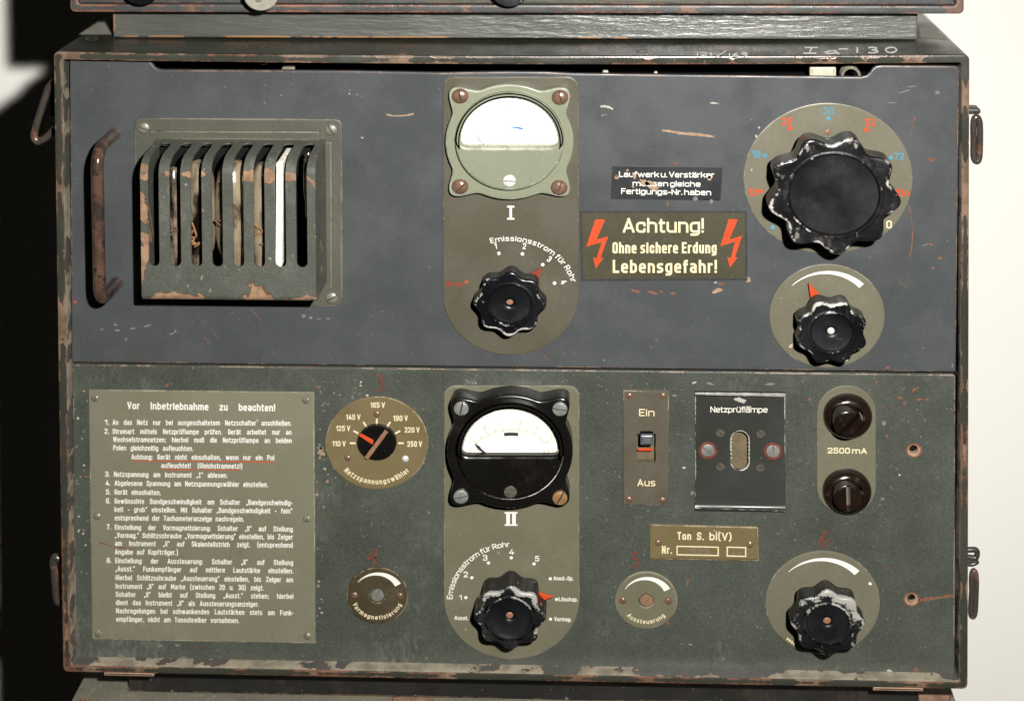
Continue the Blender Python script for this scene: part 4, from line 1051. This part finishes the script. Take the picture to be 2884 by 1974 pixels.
# ---- warning sign and notice
mb = MB(); plate(mb, [(1632.7, 593.4), (2104, 594), (2105, 790), (1636.5, 792)], -.5, 1.2, 'ink', bev=.4)
flat(mb, [(1639, 600), (2098.5, 600), (2099, 784), (1642.5, 785.5)], 1.6, 'sign')
Z = .2514
for s_, a, b, y, cap, of, tr in (('Achtung!', 613, 1520, 858, 163, .02, .0), ('Ohne sichere Erdung', 497, 1664, 1089, 126, .028, .0), ('Lebensgefahr!', 500, 1667, 1308, 146, .03, .06)):
    text(mb, s_, 1600+a*Z, 1600+b*Z, 440+y*Z, 440+y*Z, cap*Z, 'cream', 2.0, of, None, tr*.7)
b1 = [(305, 708), (415, 710), (320, 935), (450, 897), (365, 1140), (400, 1140), (308, 1262), (282, 1130), (318, 1145), (375, 965), (203, 1015)]
b2 = [(1800, 705), (1902, 708), (1808, 935), (1950, 890), (1868, 1135), (1898, 1135), (1812, 1250), (1783, 1130), (1822, 1143), (1872, 958), (1705, 1008)]
for b in (b1, b2): flat(mb, [(1600+x*Z, 440+y*Z) for x, y in b], 2.0, 'orange')
mb.build('warning_sign', amp, smooth=False)

mb = MB(); plate(mb, [(1725, 468), (2035, 472.7), (2029, 565.5), (1720, 561)], -.5, 1.2, 'notice', bev=.4)
for s_, a, b, y0, y1, c in (('Laufwerk u. Verstärker', 570, 1637, 235, 243, 64), ('müssen gleiche', 722, 1487, 336, 344, 62), ('Fertigungs-Nr. haben', 595, 1602, 424, 440, 64)):
    text(mb, s_, 1600+a*Z, 1600+b*Z, 440+y0*Z, 440+y1*Z, c*Z, 'white', 1.7, .026)
for u, v, ru, rv, rot in ((1817, 515, 14, 7, 25), (1838, 524, 20, 9, 25), (1785, 495, 5, 9, -10), (1783, 526, 4, 4, 0), (1767, 481, 3, 4, 0)): blob(mb, u, v, ru, rv, 2.1, 'chiptan', rot)
for u, v, ru, rv in ((1737, 500, 6, 6), (1998, 504, 6, 5)): blob(mb, u, v, ru, rv, 2.1, 'chiptan', 0, 14, .12)
dot(mb, 1736, 496, 4, 2.4, 'chiprust'); dot(mb, 1997.5, 499.5, 4.5, 2.4, 'black')
for u, v in ((1958, 560), (2003, 568)): blob(mb, u, v, 6, 6, 2.1, 'wearpale')
mb.build('notice_label', amp, smooth=False)

# ---- instruction plate
mb = MB(); plate(mb, [(250, 1097.6), (884.8, 1104.6), (888.7, 1811), (258.6, 1800)], WL-1, WL+4, 'instr', bev=1.2)
w = WL+4.5; Z = .3012; L1 = 1060; L2 = 1440
def T1(s_, a, b, y0, y1, base, cap=49, of=.017, cond=.80): text(mb, s_, 220+a*Z, 220+b*Z, base+y0*Z, base+y1*Z, cap*Z, 'white', w, of, cond)
T1('Vor Inbetriebnahme zu beachten!', 460, 1842, 305, 326, L1, 68, .026, .86)
T1('An das Netz nur bei ausgeschaltetem Netzschalter anschließen.', 322, 1995, 452, 461, L1)
T1('Stromart mittels Netzprüflampe prüfen. Gerät arbeitet nur an', 322, 1995, 537, 545, L1)
T1('Wechselstromnetzen; hierbei muß die Netzprüflampe an beiden', 327, 1997, 612, 623, L1)
T1('Polen gleichzeitig aufleuchten.', 328, 1075, 690, 697, L1)
T1('Achtung: Gerät nicht einschalten, wenn nur ein Pol', 498, 1833, 775, 783, L1)
T1('aufleuchtet! (Gleichstromnetz!)', 777, 1535, 855, 862, L1)
T1('Netzspannung am Instrument „Ⅰ” ablesen.', 335, 1397, 937, 948, L1)
T1('Abgelesene Spannung am Netzspannungswähler einstellen.', 340, 1775, 1020, 1034, L1)
T1('Gerät einschalten.', 340, 773, 1103, 1108, L1)
T1('Gewünschte Bandgeschwindigkeit am Schalter „Bandgeschwindig-', 340, 2005, 1188, 1204, L1)
T1('keit - grob” einstellen. Mit Schalter „Bandgeschwindigkeit - fein”', 340, 2003, 1265, 1281, L1)
T1('entsprechend der Tachometeranzeige nachregeln.', 343, 1550, 82, 95, L2)
T1('Einstellung der Vormagnetisierung: Schalter „II” auf Stellung', 343, 2007, 170, 188, L2)
T1('„Vormag.” Schlitzschraube „Vormagnetisierung” einstellen, bis Zeiger', 343, 2008, 245, 262, L2)
T1('am Instrument „II” auf Skalenteilstrich zeigt. (entsprechend', 345, 2007, 320, 338, L2)
T1('Angabe auf Kopfträger.)', 345, 933, 400, 406, L2)
T1('Einstellung der Aussteuerung: Schalter „II” auf Stellung', 348, 2010, 482, 501, L2)
T1('„Ausst.” Funkempfänger auf mittlere Lautstärke einstellen.', 348, 2010, 558, 578, L2)
T1('Hierbei Schlitzschraube „Aussteuerung” einstellen, bis Zeiger am', 350, 2010, 640, 661, L2)
T1('Instrument „II” auf Marke (zwischen 20 u. 30) zeigt.', 350, 1735, 720, 736, L2)
T1('Schalter „II” bleibt auf Stellung „Ausst.” stehen; hierbei', 352, 2012, 797, 816, L2)
T1('dient das Instrument „II” als Aussteuerungsanzeiger.', 353, 1693, 873, 889, L2)
T1('Nachregelungen bei schwankenden Lautstärken stets am Funk-', 355, 2015, 950, 970, L2)
T1('empfänger, nicht am Tonschreiber vornehmen.', 357, 1505, 1028, 1042, L2)
for s_, a, y, b in (('1.', 248, 452, L1), ('2.', 246, 536, L1), ('3.', 254, 936, L1), ('4.', 258, 1019, L1), ('5.', 260, 1103, L1), ('6.', 260, 1186, L1), ('7.', 265, 168, L2), ('8.', 268, 480, L2)):
    text(mb, s_, 220+a*Z, 220+(a+42)*Z, b+y*Z, b+y*Z, 49*Z, 'white', w, .022)
for a, b, y0, y1 in ((505, 680, 789, 791), (690, 1835, 790, 799), (788, 1095, 869, 872), (1130, 1505, 870, 876)): ribbon(mb, [(220+a*Z, L1+y0*Z), (220+b*Z, L1+y1*Z)], 2.4, w, 'orange', .15)
for pts, wdt in (([(280, 1527), (320, 1538), (350, 1543), (380, 1546)], 3), ([(655, 1530), (650, 1555), (646, 1575)], 1.6), ([(366, 1145), (368, 1180)], 1.2), ([(765, 1770), (766, 1800)], 2)):
    ribbon(mb, [(p.x, p.y) for p in spline([Vector((a, b, 0)) for a, b in pts], 4)], wdt, w-.2, 'chiprust', .6)
ip = mb.build('instruction_plate', amp)
for u, v, a in ((268, 1122.6, 70), (861.6, 1127.8, 70), (274, 1455, -10), (864, 1461.7, 75), (277.8, 1785, 60), (866, 1792, -50)): screw(ip, u, v, WL+4, 11.5, a, .8, 'zinc', 'slotdark', .1, h=7)

# ---- mains voltage selector
Z = .22627; U0, V0 = 880, 1040
mb = MB(); plate(mb, ell(1061.5, 1247.5, 144.6, .905, 84), WL-1, WL+4, 'khaki', bev=1.5)
w = WL+4.5; cu, cv = 1061.2, 1247.7
for a in (180, 150, 120, 90, 60, 30, 0): ribbon(mb, [(cu+r*math.cos(R(a)), cv-.91*r*math.sin(R(a))) for r in (60, 76)], 5, w, 'cream')
for s_, a, b, c, d in (('110 V', 247, 890, 415, 957), ('125 V', 295, 700, 470, 767), ('145 V', 418, 560, 598, 628), ('165 V', 722, 410, 902, 478), ('190 V', 1005, 573, 1188, 642), ('220 V', 1148, 718, 1333, 786), ('250 V', 1180, 893, 1363, 963)):
    text(mb, s_, U0+a*Z, U0+c*Z, V0+d*Z, V0+d*Z, (d-b)*Z, 'cream', w, .028)
arctext(mb, 'Netzspannungswähler', cu, cv, 127, 222.5, 317, 16, 'cream', w, .026, .91, True, .8)
vsel = mb.build('voltage_selector', amp)
mb = MB(); c = pt(1061, 1248, 12); lathe(mb, c, [(56, WL+3), (56, 10), (53, 13), (0, 13)], 'bakelite', .9, 56)
def bar2(p, q, wdt, w, m): ribbon(mb, [(p[0]+(q[0]-p[0])*i/9, p[1]+(q[1]-p[1])*i/9) for i in range(10)], wdt, w, m, .12)
bar2((1031, 1291.5), (1089, 1213), 11.5, 13.5, 'copperpale')
mb.build('rotor', vsel)
mb = MB(); plate(mb, [(1009.5, 1226), (1017, 1221), (1052, 1240), (1049, 1252)], 12, 14.6, 'orange', bev=.5, wearw=0); mb.build('pointer', vsel, smooth=False)
for u, v, a, m in ((1061, 1166.7, -15, 'copper'), (979.6, 1290.5, 50, 'copper'), (1141.3, 1293, 30, 'nickel')): screw(vsel, u, v, WL+4, 10, a, .8, m, 'slot', .07, h=6)

# ---- trimmer discs
def trimmer(u, v, r, mat, tip, end, wd3, txt, ta, rb, sm, hm):
    mb = MB(); plate(mb, ell(u, v, r, .91, 64), WL-1, WL+5, mat, holes=[ell(u, v, 22, .91, 28)], bev=2, hbev=2)
    wedge(mb, u, v, tip[1], end[1], tip[0], tip[0]-1, end[0], wd3, WL+5.5, 'white_arc', .9)
    arctext(mb, txt, u, v, rb, ta[0], ta[1], 13.5, 'cream', WL+5.5, .026, .9, True, .95)
    lathe(mb, pt(u, v, WL+5), [(0, WL-0.5), (23, WL-0.5)], 'black', .9, 28)
    o = mb.build('trimmer_disc', amp)
    for x, y, a in sm: screw(o, x, y, WL+5, 10.5, a, .8, 'copper', 'slot', .07, h=6)
    screw(o, u+hm[1], v+hm[2], WL+1, 18.5, hm[3], .12, hm[0], 'slottan', .12, h=4, shaft=2, name='adjusting_screw')
trimmer(1062.7, 1677, 87, 'umber', (69.5, 143), (76.5, 30), 58, 'Vormagnetisierung', (200, 338), 74.5, ((998, 1677, -25), (1126, 1679, 20)), ('steel', 0, -1, 68))
trimmer(1820, 1690, 88, 'olive_lo', (69.5, 150), (77, 28.7), 58, 'Aussteuerung', (221, 318), 73.5, ((1754.6, 1692, -50), (1883, 1693.4, 80)), ('copperpale', 1, 0, 55))

# ---- mains switch
mb = MB(); plate(mb, [(1755, 1099), (1884.7, 1102), (1882.5, 1424), (1755, 1421)], WL-1, WL+6, 'brownplate', holes=[[(1794, 1222.5), (1846.5, 1222.5), (1846.5, 1301.5), (1794, 1301.5)]], bev=2, hbev=1)
Z = .2515; w = WL+6.5
text(mb, 'Ein', 1720+318*Z, 1720+490*Z, 1060+444*Z, 1060+444*Z, 80*Z, 'cream', w, .014, None, .05); text(mb, 'Aus', 1720+298*Z, 1720+500*Z, 1060+1228*Z, 1060+1228*Z, 80*Z, 'cream', w, .014, None, .05)
swp = mb.build('switch_plate', amp)
for u, v, a in ((1773.6, 1115, 50), (1868, 1115, -10), (1772, 1407, 0), (1866, 1409, -55)): screw(swp, u, v, WL+6, 9.8, a, .85, 'copper', 'slot', .08, h=6)
a0 = pt(1790, 1219, WL); a1 = pt(1851, 1306, WL)
def cup(x0, x1, d0, d1, w0, w1, m, mb_):
    v_ = [W(x, d, ww) for ww in (w0, w1) for d in (d0, d1) for x in (x0, x1)]
    mb_.add(v_, [[0, 1, 3, 2], [0, 1, 5, 4], [2, 3, 7, 6], [0, 2, 6, 4], [1, 3, 7, 5]], m)
mb = MB(); cup(a0[0], a1[0], a0[1], a1[1], -33, -12, 'recess', mb); mb.build('switch_housing', swp, smooth=False)
mb = MB(); plate(mb, quad_round([(1803, 1225), (1840, 1225), (1840, 1256), (1803, 1256)], 5), -30, 24, 'toggle', bev=7, segs=4, mside='black', wearw=0)
flat(mb, [(1797, 1262), (1838, 1262), (1838, 1269), (1797, 1269)], -8, 'orange'); mb.build('toggle', swp)

# ---- mains test lamp
mb = MB(); plate(mb, [(1957.6, 1110), (2211.5, 1111), (2212, 1420), (1958.5, 1420)], WL-1, WL+5, 'black_lamp', holes=[rrect(2059.5, 1215, 2108.5, 1323, 24.5, 1.0, 8)], bev=1, hbev=2)
def rail(y0, y1, wt):
    p0 = pt(1957.6, y0, WL+wt); p1 = pt(2211.7, y0+1, WL+wt); q0 = pt(1957.6, y1, WL+5)
    rr = (q0[1]-p0[1])/2*1.0
    n = 10; cD = (p0[1]+q0[1])/2
    vs_ = []
    for i in range(n+1):
        a = math.pi*i/n
        for X in (p0[0], p1[0]): vs_.append(W(X, cD-rr*math.cos(a), WL+4+wt*math.sin(a)))
    mb.add(vs_, [[2*i, 2*i+1, 2*i+3, 2*i+2] for i in range(n)], 'black_lamp', [1.12 if 3 <= i//2 <= 7 else .7 for i in range(2*n+2)])
    for k in (0, 1): mb.add([vs_[2*i+k] for i in range(n+1)], [list(range(n+1))], 'black_lamp')
rail(1102, 1114, 9); rail(1418, 1436, 12)
w = WL+5.5
text(mb, 'Netzprüflampe', 1720+1117*Z, 1720+1757*Z, 1060+402*Z, 1060+404*Z, 66*Z, 'white', w, .01, None, .0)
blob(mb, 2085, 1127, 16, 7, w, 'chipwhite', 10); blob(mb, 2108, 1146, 7, 3, w, 'chipwhite', 0); blob(mb, 2095, 1158, 6, 3, w, 'chipwhite', 0)
for x in (1350, 1548):
    for k in range(6): blob(mb, 1720+x*Z, 1060+(700+k*42)*Z, 2, 3, w, 'chipwhite')
lamp = mb.build('test_lamp_plate', amp)
mb = MB(); b0 = pt(2050, 1205, WL); b1_ = pt(2118, 1333, WL); cup(b0[0], b1_[0], b0[1], b1_[1], -32, -12, 'recess', mb); mb.build('lamp_window', lamp, smooth=False)
for u, v, a in ((2029, 1220, -60), (2143, 1222, -55), (2028.5, 1314.5, -50), (2142, 1316.5, 0)): screw(lamp, u, v, WL+4, 12.5, a, .1, 'painted_screw', 'slotdark', .08, h=2.5)
for u, v, a in ((1994, 1268.7, -35), (2177, 1271, 90)):
    mb = MB(); c = pt(u, v, WL+6); lathe(mb, c, [(26.5, WL+4), (26.5, WL+6.5), (25, WL+7.5), (16, WL+7.5)], 'crayon', .93, 36); mb.build('red_washer', lamp)
    screw(lamp, u, v, WL+7, 19.5, a, .25, 'steel', 'slottan', .14, h=9)

# ---- fuses
mb = MB(); plate(mb, [(2384.5+83*math.cos(R(a)), 1161-75*math.sin(R(a))) for a in range(0, 181, 6)]+[(2383.5-83*math.cos(R(a)), 1372+75*math.sin(R(a))) for a in range(0, 181, 6)], WL-1, WL+4, 'olive_lo', bev=1.5)
text(mb, '2500 mA', 2331, 2441.5, 1276.7, 1277.5, 16.4, 'cream', WL+4.5, .04)
fp = mb.build('fuse_plate', amp)
for (u, v, fu, fv, a, hh) in ((2386.7, 1168.6, 2390, 1198, 48, 78), (2384.7, 1380, 2389.5, 1406, 91, 66)):
    c = pt(u, v, WL+4)
    mb = MB(); pr = [(69, WL+3), (69, WL+8)]+[(46+23*math.cos(R(t)), WL+8+26*math.sin(R(t))) for t in range(10, 91, 10)]+[(44, WL+33), (43, WL+20)]
    lathe(mb, c, pr, 'bakelite_brown', .91, 56)
    h_ = mb.build('fuse_holder', amp)
    cc = pt(fu, fv, hh)
    o = screw(h_, fu, fv, WL+6, 41, a, .06, 'bakelite_brown', 'slottan', .13, .91, 'fuse_cap', h=hh-WL-6)
    ca_ = pt(fu, fv, WL+6+(hh-WL-6)*.6); ORG_ = cc
    o.location = o.location+Vector(((cc[0]-ca_[0])*S, 0, -(cc[1]-ca_[1])*S))

# ---- type plate
Z = .1721
mb = MB(); plate(mb, quad_round([(1830, 1477), (2135.6, 1484.5), (2137.7, 1580), (1829.6, 1575)], 5), WL-1, WL+5, 'khaki', bev=2)
w = WL+5.5
def T2(s_, a, b, y0, y1, cap=128): text(mb, s_, 1800+a*Z, 1800+b*Z, 1440+y0*Z, 1440+y1*Z, cap*Z, 'cream', w, .03, None, .02)
T2('Ton', 625, 852, 460, 464); T2('S.', 945, 1058, 465, 468); T2('bl(V)', 1150, 1512, 468, 474); T2('Nr.', 372, 538, 688, 690)
def frame(a, b, c, d, t, sk):
    o_ = [(a, b), (c, b+sk), (c, d+sk), (a, d)]; i_ = [(a+t, b+t), (c-t, b+sk+t), (c-t, d+sk-t), (a+t, d-t)]
    flat(mb, [(1800+x*Z, 1440+y*Z) for x, y in o_], w, 'cream', holes=[[(1800+x*Z, 1440+y*Z) for x, y in i_]])
frame(612, 558, 1304, 715, 20, 15); frame(1432, 572, 1754, 735, 20, 8)
text(mb, '699', 1948, 1996, 1558.5, 1559, 15, 'greyink', w-.2, -.01, None, .25)
for x in (1505, 1618): ribbon(mb, [(1800+x*Z, 1557), (1800+(x+60)*Z, 1557)], 1.3, w, 'greyink')
for u, v in ((2012, 1494), (2018, 1497), (2026, 1497), (2020, 1503)): blob(mb, u, v, 2.2, 1.8, w, 'chipwhite')
tp = mb.build('type_plate', amp)
for u, v in ((1854, 1528.6), (2113, 1533)):
    mb = MB(); lathe(mb, pt(u, v, WL+8), [(10.5, WL+4)]+[(10.5*math.cos(R(t)), WL+4+7*math.sin(R(t))) for t in range(15, 91, 15)], 'copper', .95, 24); mb.build('rivet', tp)

# ---- side fittings and feet
def rod(name, pts, r, m='rusty', n=6):
    mb = MB(); tube(mb, spline([W(*pt(u, v, w_), w_) for u, v, w_ in pts], n), r*S, m, 12); return mb.build(name, amp)
rod('side_handle', [(152, 232, -60), (138, 246, -60), (126, 280, -60), (110, 330, -60), (98, 372, -60), (98, 388, -60), (108, 398, -60), (122, 394, -60), (140, 380, -60), (156, 362, -60)], 10)
mb = MB(); plate(mb, quad_round([(134, 238), (160, 230), (160, 330), (142, 330)], 6), -120, -70, 'black', bev=3); mb.build('handle_bracket', amp)
rod('side_handle', [(172, 1578, -40), (158, 1568, -40), (152, 1580, -40), (156, 1630, -40), (160, 1680, -40), (166, 1694, -40), (180, 1688, -40)], 10)
rod('side_handle', [(2742, 400, -60), (2742, 345, -60), (2750, 331, -60), (2759, 345, -60), (2760, 400, -60), (2758, 444, -60), (2750, 455, -60), (2742, 442, -60), (2742, 400, -60)], 9)
mb = MB(); plate(mb, rrect(2715, 307, 2763, 324, 8), -90, -50, 'case', bev=5); mb.build('handle_bracket', amp)
rod('side_handle', [(2737, 1665, -50), (2737, 1622, -50), (2743, 1607, -50), (2749, 1622, -50), (2749, 1670, -50), (2746, 1722, -50), (2739, 1735, -50), (2734, 1722, -50), (2737, 1665, -50)], 8)
rod('latch', [(2722, 1548, -50), (2748, 1548, -50), (2752, 1560, -50), (2746, 1570, -50), (2722, 1568, -50)], 8, 'case')
rod('latch', [(2722, 1578, -50), (2752, 1580, -50), (2740, 1588, -50), (2722, 1588, -50)], 6, 'case')
for a, b, y in ((301, 440, 1908), (2455, 2595, 1947)):
    X0 = pt(a, y, 10)[0]; X1 = pt(b, y, 10)[0]
    mb = MB(); bbox(mb, X0, X1, DB+0.5, DB+10, -600, 33, 'chiptan', 2); mb.build('runner', amp)

# ------------------------------------------------------------------ the boards and the cases above and below
ublk = pt(318, 60, -140)[0]; ublk2 = pt(2585, 80, -140)[0]
DU = DT-92
mb = MB(); bbox(mb, ublk, ublk2, DU+0.5, DT-1.5, -700, -140, 'wood_grey', 5)
o = mb.build('spacer_board', None); o['label'] = 'grey painted wooden board between the amplifier and the case stacked above it'; o['category'] = 'wooden board'

uw = -70
ux0 = pt(198, 30, uw)[0]; ux1 = pt(2715, 50, uw)[0]
uc = empty('equipment_case', W((ux0+ux1)/2, DU, -600), 'grey equipment case stacked on the spacer board, only its chipped bottom edge in view', 'equipment case')
mb = MB()
plate(mb, caseloop(ux0, ux1, DU-1500, DU, 15), -1270, uw, 'case_top', holes=[caseloop(ux0+22, ux1-22, DU-1478, DU-22, 9)], bev=3, px=False, segs=2, wearw=5, wearend=0.5)
box(mb, ux0+1, ux1-1, DU-1490, DU-2, -1269, -1250, 'case_top')
mb.build('case', uc)
mb = MB(); plate(mb, [(ux0+24, DU-1476), (ux1-24, DU-1476), (ux1-24, DU-24), (ux0+24, DU-24)], uw-30, uw-14, 'case_top', bev=2, px=False)
mb.build('front_panel', uc)
mb = MB(); plate(mb, quad_round([(1180, -200), (2236, -190), (2236, 11), (1180, 7)], 24), uw-16, uw-10, 'flange', bev=2); mb.build('scale_plate', uc)
def ubutton(u, v, r, w1, m, nm, k=.9):
    mb = MB(); c = pt(u, v, w1); lathe(mb, c, [(r*.7, uw-20), (r*.7, w1-14), (r, w1-12), (r, w1-3), (r-3, w1), (r*.3, w1), (r*.28, w1-3), (0, w1-3)], m, k, 48); return mb.build(nm, uc)
b_ = ubutton(734, -12, 50, 0, 'foot', 'round_knob')
screw(b_, 728, -2, -2, 11, 20, .4, 'zinc', 'slotdark', .14, h=5)
ubutton(396, -30, 54, -24, 'knob', 'black_knob'); ubutton(1434, -26, 54, -24, 'knob', 'black_knob')  # two black round discs at the panel's lower edge

# lower case: its top lies below the amplifier on a batten
Da, wa = ptX(234, 1915, XL); Dbq, wb_ = ptX(201, 1974, XL)
DLC = (Da+Dbq)/2
mb = MB(); bx0 = pt(363, 1932, -75)[0]; bx1 = pt(2589, 1955, -75)[0]
bbox(mb, bx0, bx1, DB+10.5, DLC-0.6, -700, -75, 'batten', 5)
o = mb.build('batten', None); o['label'] = 'black wooden batten lying under the amplifier on the dusty lower case'; o['category'] = 'wooden batten'
mb = MB(); bbox(mb, XL, XR, DLC, DLC+1500, -1200, 60, 'case_dusty', 14)
lc = mb.build('storage_case', None); lc['label'] = 'scuffed dusty case below the batten, only its brown grey top in view'; lc['category'] = 'storage case'
